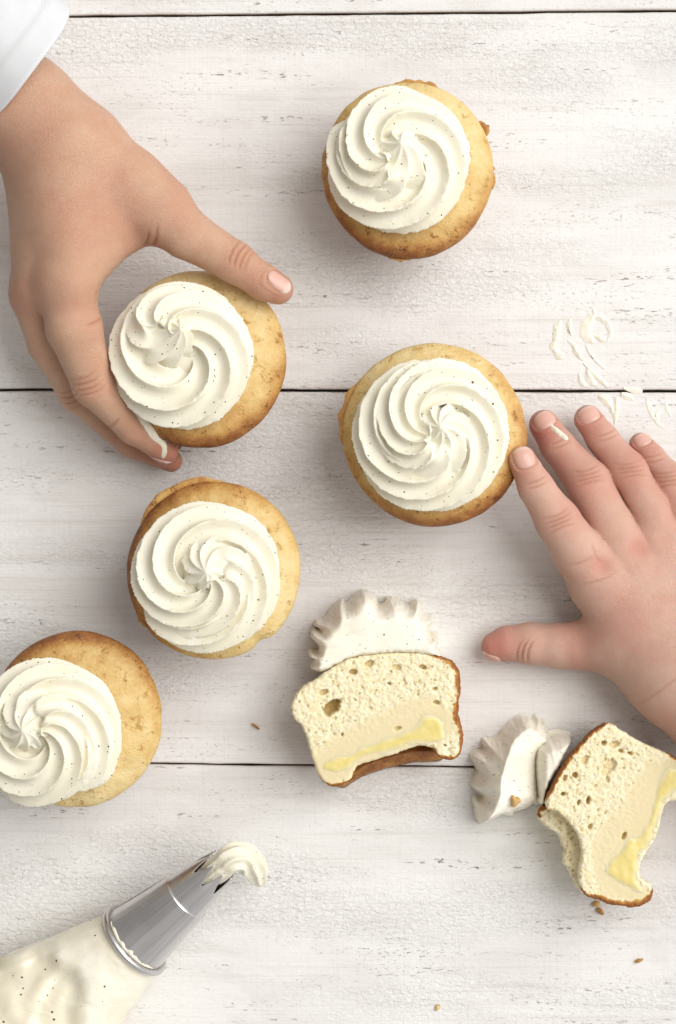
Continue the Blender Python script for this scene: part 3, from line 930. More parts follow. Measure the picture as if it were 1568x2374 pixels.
frB = B_([(180, 932), (150, 890), (132, 790), (138, 745), (165, 770), (200, 740), (150, 690), (118, 650), (138, 605), (160, 560), (140, 500), (113, 440), (160, 412), (205, 400), (200, 325), (240, 330), (292, 318), (345, 260), (400, 208), (440, 175), (480, 155), (530, 158), (560, 175), (580, 155), (605, 172), (612, 200), (638, 200), (642, 235), (682, 290), (680, 340), (620, 400), (600, 500), (600, 640), (605, 740), (560, 790), (480, 830), (415, 850), (408, 878), (330, 870), (250, 905)])
LB = [U(*p, 18)[:2] for p in B_([(470, 170), (400, 290), (350, 420), (310, 560), (300, 700), (250, 820), (190, 900)])]


def zlump(P, d):
    z = ridgeB(P, d, 15, 7, 41)
    L = np.array(LB); dd = np.full(len(P), 1e9); sg = np.zeros(len(P))
    for i in range(len(L) - 1):
        e = L[i + 1] - L[i]; t = np.clip(((P - L[i]) @ e) / (e @ e), 0, 1); q = P - L[i] - t[:, None] * e
        r = np.sqrt((q ** 2).sum(1)); cl = r < dd
        sg[cl] = (e[0] * q[:, 1] - e[1] * q[:, 0])[cl] / np.sqrt(e @ e); dd = np.minimum(dd, r)
    z += 8.5 * np.exp(-np.maximum(sg, 0) / 11) * np.exp(-np.maximum(-sg, 0) / 5.0) * np.clip(d / 3.0, 0, 1)
    px = P @ np.array([.35, .94])
    z += .55 * np.abs(np.sin(px * .42 + 1.2 * fbm(xy0(P[:, 0] * .1, P[:, 1] * .1), 3, 2))) * (1 - ss(-2, 3, sg)) * np.clip(d / 2, 0, 1) * (sg < 0)
    return z


blob(halfB, "frosting", poly(frB, 14), zlump, [(1.0, .1), (.25, .7)], M_FROSTB, 43, res=.30, rag=.3, n=3, rscale=.8)
frB2 = B_([(580, 382), (620, 345), (662, 310), (690, 318), (740, 300), (805, 308), (846, 320), (838, 350), (820, 395), (792, 452), (745, 540), (700, 620), (660, 720), (640, 790), (610, 806), (586, 775), (566, 722), (588, 740), (578, 640), (570, 560), (568, 465)])
blob(halfB, "frosting", poly(frB2, 24), lambda P, d: ridgeB(P, d, 25, 4, 47) - 3 * ss(0, 12, np.abs(d)) * 0, [(8, .2), (.4, 1.4)], M_FROSTB, 48, res=.30, rag=.3, n=3, rscale=.8)
for p, s_ in (((418, 752), 1), ):
    q = U(*B_([p])[0], 24)
    ang = np.linspace(0, 2 * math.pi, 9, endpoint=False)
    flk = np.array([q[:2] + 1.9 * np.array([math.cos(a) * .8, math.sin(a)]) * (1 + .35 * math.sin(3 * a + 1)) for a in ang])
    blob(halfB, "crust_flake", flk, lambda P, d: 22.6 + .5 * ss(0, .6, d), [(20.5, .1), (16, .2)], M_CAKE, 3, res=.25, attrs={'bake': lambda V, d: np.full(len(V), .5)})

# ------------------------------------------------------------------ hands
def px3(x, y, z, r):
    return (U(x, y, z), Ur(r, z))


class Hand:
    def __init__(s, palm, fingers, kp, kf, kj=2.0):
        s.palm = [(px3(*a), px3(*b)) for a, b in palm]
        s.fing = [[px3(*j) for j in f] for f in fingers]
        s.kp, s.kf, s.kj = kp, kf, kj
        s.cuts = []
    def f(s, P):
        d = None
        for (a, ra), (b, rb) in s.palm:
            e = cone_sdf(P, a, ra, b, rb)
            d = e if d is None else smin(d, e, s.kp)
        out = d
        for ch in s.fing:
            out = smin(out, smin(d, chain_sdf(P, ch, s.kj), s.kf), .25)
        for c, r, amt in s.cuts:
            out = out + amt * np.exp(-((P - c) ** 2).sum(1) / (r * r))
        return out
    def bounds(s):
        pts = [q for pr in s.palm for q in pr] + [q for ch in s.fing for q in ch]
        lo = np.min([p - r for p, r in pts], 0) - 1.5; hi = np.max([p + r for p, r in pts], 0) + 1.5
        return lo, hi


def surf_at(f, x, y, n=np.array([0, 0, 1.0]), z0=60.0, zguess=20.0):
    """march along -n from above onto the skin; x, y are arrays of photo pixels seen at height zguess"""
    o = np.stack([U(a, b, zguess) for a, b in zip(x, y)])
    return march(f, o, n)


def march(f, o, n, start=40.0, steps=90):
    p = o + n * start
    for _ in range(steps):
        p = p - n * (np.clip(f(p), -2, 6) * .8)[:, None]
    return p


def nail(hand, parent, c, ang, w, l, n, zg, lift=.35, curve=0.5):
    """finger nail: c photo pixel, ang photo direction of the tip (deg, y up), w/l in px, n outward normal"""
    n = np.array(n, float); n /= np.linalg.norm(n)
    d = np.array([math.cos(math.radians(ang)), math.sin(math.radians(ang)), 0.0])
    d = d - n * (d @ n); d /= np.linalg.norm(d)
    sd = np.cross(n, d)
    k = S * (H - zg) / H
    nu, nv = 17, 15
    u = np.linspace(-1, 1, nu); v = np.linspace(-1, 1, nv)
    UU, VV = np.meshgrid(u, v, indexing='ij')
    # squircle outline
    X = UU * np.sqrt(np.clip(1 - .42 * VV ** 2, 0, 1)); Y = VV * np.sqrt(np.clip(1 - .42 * UU ** 2, 0, 1))
    o = U(*c, zg) + (X * l / 2 * k)[..., None] * d + (Y * w / 2 * k)[..., None] * sd
    p = march(hand.f, o.reshape(-1, 3), n).reshape(nu, nv, 3)
    e = np.maximum(np.abs(UU), np.abs(VV))
    free = ss(.55, .8, UU)
    up = lift * (1 - ss(.72, 1.0, e) * .95) + .28 * ss(.3, 1, UU) * (1 - VV ** 2 * .5)
    topv = p + n * up[..., None]
    bot = p - n * .5
    V = np.concatenate([topv.reshape(-1, 3), bot.reshape(-1, 3)])
    F = grid_faces(nu, nv).tolist()
    N0 = nu * nv
    F += (grid_faces(nu, nv, flip=True) + N0).tolist()
    bd = [i * nv for i in range(nu)] + [(nu - 1) * nv + j for j in range(1, nv)] + [i * nv + nv - 1 for i in range(nu - 2, -1, -1)] + [j for j in range(nv - 2, 0, -1)]
    F += [[a, N0 + a, N0 + b, b] for a, b in zip(bd, bd[1:] + bd[:1])]
    link_mesh("fingernail", V, F, M_NAIL, parent, attrs={'free': np.concatenate([free.ravel(), free.ravel()])})


def skin_smear(hand, parent, pts, n, zg, thick, seed, mat=None, res=.3):
    """cream smeared on skin: outline in photo pixels laid on the skin along n"""
    n = np.array(n, float); n /= np.linalg.norm(n)
    Q = poly(pts, zg)
    V, F, d, lev = heightfield(catmull(Q, 4), res, lambda P, d: 0 * d + zg, [(zg - 1, 0)], .25, .9, seed)
    o = V.copy(); o[:, 2] = zg
    p = march(hand.f, o, n)
    h = thick * ss(0, 1.1, d) * (1 + .5 * fbm(xy0(V[:, 0] * .6, V[:, 1] * .6), seed, 2)) + .04
    h = np.where(lev > 0, -.6, h)
    okv = np.abs(hand.f(p)) < .3
    F = F[okv[F].all(1)]
    F = F[((p[F] - p[F[:, :1]]) ** 2).sum(2).max(1) < 9]
    lab = np.arange(len(p))
    for _ in range(200):
        m_ = lab[F].min(1); l2 = lab.copy()
        np.minimum.at(l2, F.ravel(), np.repeat(m_, 4))
        if (l2 == lab).all(): break
        lab = l2
    big = np.bincount(lab[F[:, 0]]).argmax()
    F = F[lab[F[:, 0]] == big]
    us = np.unique(F); re_ = np.zeros(len(p), int); re_[us] = np.arange(len(us)); F = re_[F]; p = p[us]; h = h[us]
    return link_mesh("frosting_smear", p + n * h[:, None], F, mat or M_FROST, parent)


def build_hand(parent, name, hand, mat, creases, tones, voxel=.55, minz=None, nails=()):
    lo, hi = hand.bounds()
    V, F = surface_nets(hand.f, lo, hi, voxel)
    N = sdf_grad(hand.f, V); N /= np.sqrt((N ** 2).sum(1))[:, None] + 1e-9
    cre = np.zeros(len(V)); disp = np.zeros(len(V)); tone = np.zeros(len(V))
    pxk = S * (H - V[:, 2]) / H
    X = V[:, 0] / pxk + 784; Y = 1187 - V[:, 1] / pxk
    upf = ss(-.05, .35, N[:, 2])
    for (cx, cy, ang, ln, wd, dp, bow) in creases:
        a = math.radians(ang)
        u = (X - cx) * math.cos(a) - (Y - cy) * math.sin(a); v = (X - cx) * math.sin(a) + (Y - cy) * math.cos(a)
        v = v + bow * (u / ln) ** 2
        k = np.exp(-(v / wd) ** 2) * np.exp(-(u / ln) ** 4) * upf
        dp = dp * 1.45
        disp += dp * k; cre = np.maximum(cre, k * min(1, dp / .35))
    for (cx, cy, r, amt) in tones:
        tone = np.maximum(tone, amt * np.exp(-(((X - cx) ** 2 + (Y - cy) ** 2) / r ** 2)))
    for (cx, cy, ang, w, l, nz) in nails:
        a = math.radians(ang); l = l * nz
        u = (X - cx) * math.cos(a) - (Y - cy) * math.sin(a); v = (X - cx) * math.sin(a) + (Y - cy) * math.cos(a)
        e = ((np.abs(u) / (l / 2)) ** 3 + (np.abs(v) / (w / 2)) ** 3) ** (1 / 3)
        back = 1 - ss(.1, .8, u / (l / 2))
        k = np.exp(-((e - 1.04) / .12) ** 2) * back * upf
        disp += .22 * k - .30 * np.exp(-((e - 1.34) / .16) ** 2) * back * upf
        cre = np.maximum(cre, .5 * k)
    disp += .10 * fbm(V * .12, 77, 3)
    V = V - N * disp[:, None]
    if minz is not None: V[:, 2] = np.maximum(V[:, 2], minz)
    return link_mesh(name, V, F, mat, parent, attrs={'tone': tone, 'crease': cre})


# ---- right-hand child, bare forearm, index finger against the cupcake
h2 = Hand(
    palm=[((1392, 1350, 18, 72), (1560, 1560, 20, 92)), ((1455, 1312, 18, 66), (1590, 1560, 20, 92)), ((1535, 1285, 16, 62), (1620, 1550, 20, 92)), ((1606, 1270, 14, 56), (1665, 1540, 20, 92)), ((1440, 1487, 14, 78), (1560, 1570, 19, 94)), ((1582, 1556, 20, 108), (1705, 1690, 24, 118)), ((1705, 1690, 24, 118), (1860, 1850, 30, 128))],
    fingers=[
        [(1398, 1350, 20, 72), (1345, 1285, 25, 60), (1293, 1207, 31, 51), (1243, 1130, 34, 40), (1211, 1066, 34, 32)],
        [(1458, 1310, 19, 62), (1418, 1222, 21, 52), (1363, 1117, 20, 51), (1294, 1035, 15, 39), (1262, 985, 12, 35)],
        [(1535, 1280, 17, 58), (1506, 1180, 18, 44), (1456, 1092, 17, 44), (1397, 1018, 13, 36), (1364, 972, 11, 33)],
        [(1606, 1265, 14, 52), (1580, 1180, 15, 41), (1552, 1108, 14, 36), (1513, 1062, 11, 29), (1486, 1030, 9, 27)],
        [(1440, 1490, 15, 80), (1350, 1496, 11, 56), (1300, 1497, 10, 51), (1230, 1492, 9, 47), (1176, 1492, 8.5, 39), (1150, 1499, 8.2, 34)]],
    kp=9.0, kf=4.5)
for (x, y, z, r, am) in ((1396, 1310, 33, 3.4, 1.5), (1482, 1272, 30, 3.6, 1.3), (1545, 1243, 27, 3.4, 1.0), (1604, 1235, 24, 3.4, .9)):
    h2.cuts.append((U(x, y, z - 1.5), r, am))
p2 = thing("person", "small child's bare hand reaching in from the right with fingers spread over the planks", "child", U(1450, 1420, 0))
cre2 = []
for (x, y, a) in ((1296, 1209, -22), (1364, 1104, -14), (1461, 1089, -8), (1552, 1110, -8)):
    for k, (o, dp) in enumerate(((-13, .18), (-4, .32), (5, .34), (14, .20))):
        cre2.append((x + o * .45, y + o, -a, 30, 3.0, dp, 6 - 3 * k))
for (x, y, a) in ((1246, 1122, -22), (1302, 1028, -25), (1408, 1012, -20), (1515, 1065, -12)):
    for o, dp in ((-6, .20), (5, .20)):
        cre2.append((x + o * .5, y + o, -a, 24, 2.6, dp, 3))
for o, dp in ((-8, .2), (4, .32), (17, .3)):
    cre2.append((1208 + o, 1508, 75, 26, 3.0, dp, -6))
for (x, y, a, l) in ((1392, 1345, 20, 44), (1352, 1302, 20, 34), (1545, 1590, 38, 80), (1325, 1432, 60, 16), (1380, 1285, -65, 26)):
    cre2.append((x, y, a, l, 3.4, .12, 5))
ton2 = [(1205, 1100, 46, .55), (1250, 1000, 60, .85), (1370, 985, 50, .6), (1484, 1035, 45, .55), (1145, 1500, 62, .85), (1290, 1215, 40, .22), (1364, 1105, 45, .28), (1460, 1090, 40, .25), (1396, 1312, 28, .55), (1482, 1272, 30, .45), (1330, 1180, 50, .2), (1290, 1075, 45, .5)]
build_hand(p2, "hand", h2, M_SKIN2, cre2, ton2, minz=.1, nails=[(1217, 1058, 108, 50, 56, .97), (1264, 971, 118, 52, 44, .82), (1367, 958, 112, 50, 44, .86), (1491, 1018, 112, 40, 34, .85)])
nail(h2, p2, (1217, 1058), 108, 50, 56, (.05, .25, 1), 39)
nail(h2, p2, (1264, 971), 118, 52, 44, (0, .72, 1), 17)
nail(h2, p2, (1367, 958), 112, 50, 44, (.05, .60, 1), 16)
nail(h2, p2, (1491, 1018), 112, 40, 34, (.05, .62, 1), 13)
nail(h2, p2, (1140, 1517), 186, 34, 46, (-.15, -.85, .55), 9)

# ---- left-hand child in the white sleeve, gripping a cupcake
h1 = Hand(
    palm=[((-120, 110, 40, 108), (56, 252, 43, 107)), ((56, 252, 43, 107), (150, 345, 46, 116)),
          ((140, 345, 45, 98), (166, 650, 52, 58)), ((112, 335, 40, 78), (92, 668, 42, 57)), ((100, 365, 34, 64), (80, 660, 30, 46)),
          ((208, 372, 39, 94), (372, 482, 42, 70)), ((205, 425, 39, 86), (266, 520, 38, 76)), ((165, 480, 46, 74), (212, 590, 46, 50))],
    fingers=[
        [(150, 655, 49, 64), (172, 760, 47, 64), (218, 893, 39, 49), (312, 992, 31, 38), (384, 1043, 22, 31)],
        [(82, 690, 36, 56), (117, 794, 31, 52), (180, 912, 22, 43), (307, 1027, 12, 34), (397, 1068, 9, 26)],
        [(80, 670, 32, 50), (110, 790, 24, 42), (160, 870, 17, 36), (255, 955, 9, 30), (300, 985, 6, 26)],
        [(86, 640, 27, 46), (115, 740, 19, 38), (150, 820, 13, 32), (200, 880, 7.5, 27), (230, 905, 5.5, 24)],
        [(300, 430, 42, 84), (430, 540, 42, 58), (545, 608, 41, 47), (612, 655, 40, 40), (645, 670, 39, 36)]],
    kp=11.0, kf=5.0)
h1.cuts.append((U(322, 566, 49), 5, 1.4))
h1.cuts.append((U(125, 705, 50), 4.0, .9))
p1 = thing("person", "child's hand and wrist in a white sleeve closing round a cupcake from the upper left", "child", U(200, 600, 0))
cre1 = []
for o, dp in ((-14, .22), (0, .42), (14, .40), (26, .2)):
    cre1.append((551 + o * .9, 590 + o * .55, 62, 30, 3.2, dp, -6))
for o, dp in ((-16, .2), (-4, .34), (9, .34), (20, .2)):
    cre1.append((203 + o * .5, 893 + o, -28 + 46, 30, 3.0, dp, 6))
    cre1.append((165 + o * .5, 925 + o, -28 + 46, 20, 2.6, dp * .8, 6))
for (x, y, a, l, dp) in ((340, 560, 70, 26, .3), (352, 572, 55, 22, .3), (362, 552, 80, 30, .22), (232, 672, 70, 16, .4), (228, 690, 80, 14, .3), (225, 745, 30, 26, .35), (262, 985, 35, 20, .2)):
    cre1.append((x, y, a, l, 3.2, dp, 3))
ton1 = [(655, 668, 60, .55), (395, 1050, 60, .8), (400, 1080, 40, .9), (550, 590, 40, .2), (205, 895, 40, .18), (50, 690, 60, .5), (170, 690, 70, .22), (340, 1010, 70, .35), (60, 330, 90, .3), (300, 1045, 60, .4)]
build_hand(p1, "hand", h1, M_SKIN1, cre1, ton1, minz=.1, nails=[(648, 653, -28, 40, 62, .9)])
nail(h1, p1, (648, 653), -28, 40, 62, (.20, .45, 1), 44)
nail(h1, p1, (372, 1062), -35, 30, 56, (-.45, -.75, .55), 22)

# sleeve: loose tube of cloth with a turned hem
ax = np.array([0.80, -0.60, 0.0])
nrm = np.array([0.60, 0.80, 0.0])
ez = np.array([0, 0, 1.0])
rim_c = U(52, 150, 48)
ns, na = 60, 96
sv = np.linspace(0, 1, ns); aa = np.linspace(0, 2 * math.pi, na, endpoint=False)


def sleeve_pt(s, a, inset):
    L = 62.0
    c = rim_c + ax * (-L * s) + ez * (-4 * s)
    rw = 24.8 + 5.0 * s; rh = 21 + 3 * s
    fold = 1.5 * noise3(np.stack([np.cos(a) * 2.0, np.sin(a) * 2.0, s * 3.2 + 0 * a], -1), 91) + .7 * noise3(np.stack([np.cos(a) * 4.5, np.sin(a) * 4.5, s * 9 + 0 * a], -1), 92)
    hem = .55 * (1 - ss(.14, .17, s))
    r = 1 + (fold * (.35 + s) + hem - inset) / 24
    return c + (np.cos(a) * rw * r)[..., None] * nrm + (np.sin(a) * rh * r)[..., None] * ez


SG, AG = np.meshgrid(sv, aa, indexing='ij')
rimoff = 1.2 * np.sin(AG * 2 + .5)
outer = rim_c + 0 * SG[..., None] * ax
outer = np.stack([sleeve_pt(s, aa, 0) for s in sv]) + (9.5 * np.sin(aa) + .5 * np.sin(aa * 3))[None, :, None] * ax
inner = np.stack([sleeve_pt(s, aa, 1.1) for s in sv]) + (9.5 * np.sin(aa) + .5 * np.sin(aa * 3))[None, :, None] * ax
lip = np.stack([sleeve_pt(0, aa, .5)]) + (9.5 * np.sin(aa) + .5 * np.sin(aa * 3) + .45)[None, :, None] * ax
V = np.concatenate([outer[::-1], lip, inner]).reshape(-1, 3)
V[:, 2] = np.maximum(V[:, 2], 1.0)
F = grid_faces(2 * ns + 1, na, wrap_v=True)
link_mesh("sleeve", V, F, M_CLOTH, p1)

# cream on the fingers
sm = skin_smear(h1, None, [(284, 922), (298, 930), (312, 946), (330, 962), (334, 940), (341, 960), (350, 978), (366, 984), (386, 990), (400, 1000), (409, 1018), (408, 1036), (398, 1038), (390, 1022), (372, 1016), (350, 1010), (328, 998), (308, 976), (296, 956), (282, 936)], (.45, .35, .8), 34, .6, 3)
tag(sm, "white frosting smeared along the index finger that grips the cupcake", "frosting", "frosting smears")
sm = skin_smear(h2, None, [(1280, 982), (1292, 990), (1306, 1004), (1316, 1016), (1310, 1024), (1298, 1015), (1284, 1001), (1275, 990)], (.1, .2, 1), 19, .7, 5)
tag(sm, "streak of frosting on the spread hand's middle finger behind its nail", "frosting", "frosting smears")

# ------------------------------------------------------------------ piping bag with star nozzle
tilt = math.radians(15)
r0 = U(312, 2180, 17); r1 = U(517, 2005, 29)
axn = (r1 - r0); LN = np.linalg.norm(axn); axn /= LN
sdn = np.cross(ez, axn); sdn /= np.linalg.norm(sdn)
upn = np.cross(axn, sdn)
bag = thing("piping_bag", "clear piping bag filled with frosting, steel star nozzle pointing up to the right", "piping bag", U(200, 2300, 0))


def tube(stations, na, close=True, jit=None):
    """stations: (distance, radius) along the nozzle axis"""
    a = np.linspace(0, 2 * math.pi, na, endpoint=False)
    V = [r0 + axn * s + np.cos(a)[:, None] * r * sdn + np.sin(a)[:, None] * r * upn for s, r in stations]
    return np.concatenate(V), grid_faces(len(stations), na, wrap_v=True, flip=True)


na = 160
prof_o = [(-.4, 13.4), (.2, 13.6), (2, 13.2), (10, 11.95), (18, 10.75), (LN * .585, 9.75), (LN * .592, 9.70), (LN * .596, 9.30), (LN * .60, 9.22)]
aN = np.linspace(0, 2 * math.pi, na, endpoint=False)
tri = np.abs(((aN * 8 / (2 * math.pi)) % 1) - .5) * 2           # 8 teeth
endS = LN * (1.015 - .20 * tri ** .85)
rows = [np.stack([r0 + axn * s + sdn * r * math.cos(a) + upn * r * math.sin(a) for a in aN]) for s, r in prof_o]
for k in np.linspace(.08, 1, 14):
    s = LN * .60 + (endS - LN * .60) * k
    f = (s / LN - .60) / .40
    r = 9.22 - 2.7 * f - .5 * np.clip(f, 0, 1) ** 3
    rows.append(np.stack([r0 + axn * s_ + sdn * r_ * math.cos(a) + upn * r_ * math.sin(a) for s_, r_, a in zip(s, r, aN)]))
inn = []
for R_ in rows[::-1]:
    rad = R_ - (r0 + ((R_ - r0) @ axn)[:, None] * axn)
    rl = np.sqrt((rad ** 2).sum(1))[:, None]
    inn.append(R_ - rad / rl * .45)
V = np.concatenate(rows + inn); F = grid_faces(2 * len(rows), na, wrap_v=True, flip=True)
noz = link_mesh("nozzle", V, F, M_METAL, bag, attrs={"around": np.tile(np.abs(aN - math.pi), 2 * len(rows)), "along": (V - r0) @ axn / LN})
# rolled rim
aR = np.linspace(0, 2 * math.pi, 14, endpoint=False)
rw = np.stack([np.stack([r0 + axn * (.2 + 1.15 * math.cos(b)) + (14.35 + 1.15 * math.sin(b)) * (sdn * math.cos(a) + upn * math.sin(a)) for b in aR]) for a in aN])
o = link_mesh("rim", rw.reshape(-1, 3), grid_faces(na, 14, wrap_u=True, wrap_v=True), M_METAL, bag)
# welded seam along the cone
sm_ = np.linspace(.5, LN * .58, 20)
an = math.radians(-5)
e1 = sdn * math.cos(an) + upn * math.sin(an); e2 = -sdn * math.sin(an) + upn * math.cos(an)
V = []
for s in sm_:
    r = 13.6 - (13.6 - 9.62) * s / (LN * .585) + .02
    for w, h_ in ((-.35, -.2), (-.3, .12), (.3, .12), (.35, -.2)):
        V.append(r0 + axn * s + e1 * (r + h_) + e2 * w)
F = grid_faces(20, 4, wrap_v=True).tolist() + [[0, 1, 2, 3], [79, 78, 77, 76]]
link_mesh("seam", np.array(V), F, M_METAL, bag)
# frosting oozing out of the star opening
path = catmull(np.array([r1 - axn * 9, r1 - axn * 2, U(540, 1990, 30), U(566, 1990, 26), U(588, 2010, 20), U(600, 2036, 15), U(605, 2054, 12.5)]), 12, closed=False)
tt = np.linspace(0, 1, len(path))
rad = interp(tt, [0, .2, .38, .6, .8, .93, 1], [4.3, 4.5, 5.5, 5.3, 3.8, 1.9, .2])
rows = []
psi = np.linspace(0, 2 * math.pi, 112, endpoint=False)
for i in range(len(path)):
    tg = path[min(i + 1, len(path) - 1)] - path[max(i - 1, 0)]; tg /= np.linalg.norm(tg)
    e1 = np.cross(tg, ez); e1 /= np.linalg.norm(e1); e2 = np.cross(e1, tg)
    st = 1.08 - .24 * np.abs(np.sin(4 * psi)) ** 1.1 + .05 * noise3(np.stack([np.cos(psi) * 3, np.sin(psi) * 3, 0 * psi + i * .3], -1), 4)
    rows.append(path[i] + (np.cos(psi) * rad[i] * st)[:, None] * e1 + (np.sin(psi) * rad[i] * st)[:, None] * e2)
V = np.concatenate(rows); F = grid_faces(len(path), 112, wrap_v=True).tolist()
F.append(list(range(112))); F.append([(len(path) - 1) * 112 + i for i in range(112)][::-1])
V, F = remesh(V, F, .32, 1)
link_mesh("frosting", V, F, M_FROST, bag)
# frosting squeezed between rim and bag
rs = np.random.RandomState(8)
a_ = np.linspace(math.radians(28), math.radians(150), 60)
rows = []
for i, a in enumerate(a_):
    w = 1.3 * (.3 + .7 * abs(noise3(np.array([[i * .22, 1.5, 2.0]]), 4)[0])) * math.sin(math.pi * i / 59) ** .5 + .05
    for b in np.linspace(0, math.pi, 7):
        rows.append(r0 + axn * (1.25 + w * (1 - math.cos(b))) + (13.25 + .9 * w * math.sin(b)) * (sdn * math.cos(math.pi + a) + upn * math.sin(a)))
F = grid_faces(60, 7).tolist() + [list(range(7)), [59 * 7 + i for i in range(7)]]
link_mesh("squeezed_frosting", np.array(rows), F, M_FROST, bag)

# the bag itself
ns, na = 150, 140
dirb = np.array([-0.755, -0.655, 0.0]); dirb /= np.linalg.norm(dirb)
sdb = np.array([-dirb[1], dirb[0], 0.0])
sdist = np.linspace(0, 118, ns)
wv = interp(sdist, [0, 4, 12, 24, 40, 60, 90, 118], [13.6, 14.6, 17.3, 21.0, 26.5, 31, 36, 40])
hv = interp(sdist, [0, 4, 12, 24, 40, 60, 90, 118], [13.6, 14.2, 15.0, 16.5, 18.0, 19, 20, 20])
czv = interp(sdist, [0, 12, 24, 40, 60, 118], [17, 15.2, 15.3, 17.5, 18.8, 20])
latv = interp(sdist, [0, 24, 60, 118], [0, -.5, -1.0, 0])
a = np.linspace(0, 2 * math.pi, na, endpoint=False)
SD, AG = np.meshgrid(sdist, a, indexing='ij')
mixv = ss(0, 10, sdist)[:, None, None]
dirs = (-axn)[None, None] * (1 - mixv) + dirb[None, None] * mixv
cen = r0[None] - axn[None] * .3 + np.cumsum(np.concatenate([[[0, 0, 0]], np.diff(sdist)[:, None] * ((-axn)[None] * (1 - mixv[1:, 0]) + dirb[None] * mixv[1:, 0])]), 0)
cen[:, 2] = czv * ss(0, 10, sdist) + cen[:, 2] * (1 - ss(0, 10, sdist))
cen = cen + sdb[None] * latv[:, None]
up_ = upn[None] * (1 - mixv[:, 0]) + ez[None] * mixv[:, 0]
sd_ = -sdn[None] * (1 - mixv[:, 0]) * -1 + sdb[None] * mixv[:, 0] if (sdn @ sdb) > 0 else -sdn[None] * (1 - mixv[:, 0]) + sdb[None] * mixv[:, 0]
fold = fbm(np.stack([SD * .045, np.cos(AG) * 1.6, np.sin(AG) * 1.6], -1), 12, 3)
crs = np.abs(fbm(np.stack([SD * .05 + np.cos(AG) * .8, np.cos(AG) * 2.2, np.sin(AG) * 2.2], -1), 18, 2))
disp = ss(6, 34, SD) * (.7 * fold - .5 * np.exp(-(crs / .10) ** 2)) + .25 * fbm(np.stack([SD * .25, np.cos(AG) * 5, np.sin(AG) * 5], -1), 15, 2) * ss(1, 6, SD)
B = cen[:, None] + (np.cos(AG) * (wv[:, None] + disp))[..., None] * sd_[:, None] + (np.sin(AG) * (hv[:, None] + disp))[..., None] * up_[:, None]
# the hollow where the full bag sags
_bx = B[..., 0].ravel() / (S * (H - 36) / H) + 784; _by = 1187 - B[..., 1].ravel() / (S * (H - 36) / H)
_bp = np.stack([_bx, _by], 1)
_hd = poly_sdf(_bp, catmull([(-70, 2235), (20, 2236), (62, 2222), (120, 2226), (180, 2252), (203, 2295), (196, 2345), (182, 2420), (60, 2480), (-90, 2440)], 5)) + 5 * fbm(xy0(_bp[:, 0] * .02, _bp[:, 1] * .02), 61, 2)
_hollow_mask = ss(-2, 16, _hd)  # mask for the darker tint of the hollow
_dz = 4.6 * ss(-8, 52, _hd)
for _ln, _w, _a in (([(128, 2222), (128, 2252), (96, 2290), (72, 2330), (66, 2380)], 11, 2.6), ([(-30, 2290), (8, 2318), (22, 2350), (60, 2400)], 13, 3.0), ([(52, 2206), (66, 2226), (76, 2246)], 7, -1.8), ([(150, 2280), (140, 2320), (110, 2360)], 12, 1.3), ([(262, 2300), (225, 2345), (205, 2400)], 9, 1.2), ([(292, 2262), (262, 2312), (240, 2374)], 8, -.9)):
    _c = catmull(_ln, 6, closed=False); _d = np.full(len(_bp), 1e9)
    for _i in range(len(_c) - 1):
        _e = _c[_i + 1] - _c[_i]; _t = np.clip(((_bp - _c[_i]) @ _e) / (_e @ _e), 0, 1)
        _d = np.minimum(_d, np.sqrt(((_bp - _c[_i] - _t[:, None] * _e) ** 2).sum(1)))
    _dz -= .30 * _a * np.exp(-(_d / (1.7 * _w)) ** 2)
B[..., 2] -= (_dz.reshape(B.shape[:2])) * ss(14, 22, B[..., 2])
for (x, y, r, dp) in ((75, 2215, 5, 1.5),):
    c = U(x, y, 36)
    k = np.exp(-((B[..., 0] - c[0]) ** 2 + (B[..., 1] - c[1]) ** 2) / r ** 2) * ss(12, 22, B[..., 2])
    B[..., 2] -= dp * k
B[..., 2] = np.maximum(B[..., 2], .25)
V = B.reshape(-1, 3)
F = grid_faces(ns, na, wrap_v=True).tolist() + [list(range(na)), [(ns - 1) * na + i for i in range(na)]]
link_mesh("bag", V, F, M_BAG, bag, attrs={"thin": _hollow_mask * (V[:, 2] > 12)})

# ------------------------------------------------------------------ smears and crumbs on the planks
def smear(label, strokes, seed, th=.55):
    th *= .34
    t = thing('frosting_smear', label, 'frosting', U(strokes[0][0][0], strokes[0][0][1], 0), 'frosting smears')
    for pts in strokes:
        Q = np.array([U(x, y, 0)[:2] for x, y, w in pts]); W = np.array([w for *_, w in pts]) * S * 1.75
        C = catmull(np.column_stack([Q, W]), 7, closed=False)
        n = len(C); tg = np.gradient(C[:, :2], axis=0); tg /= np.sqrt((tg ** 2).sum(1))[:, None] + 1e-9
        nr = np.stack([-tg[:, 1], tg[:, 0]], 1)
        cols = np.linspace(-1, 1, 9); R = []
        for c in cols:
            w = C[:, 2] * (1 + .28 * noise3(xy0(np.arange(n) * .3, np.zeros(n) + np.sign(c) * 3, seed), seed))
            p = C[:, :2] + nr * (c * w)[:, None]
            # cream is pushed up into a ridge on one side of the stroke
            hgt = th * np.clip(w / .8, .2, 1.6) * (1 - c * c) ** .6 * (1 + .55 * math.sin(2.2 * c + .5)) * (1 + .35 * noise3(xy0(np.arange(n) * .5, np.zeros(n) + c * 2, seed + 1), seed)) 
            R.append(np.column_stack([p, np.where(abs(c) > .99, -.12, hgt)]))
        link_mesh('streak', np.stack(R, 1).reshape(-1, 3), grid_faces(n, 9, flip=True), M_FROSTB, t)
    return t


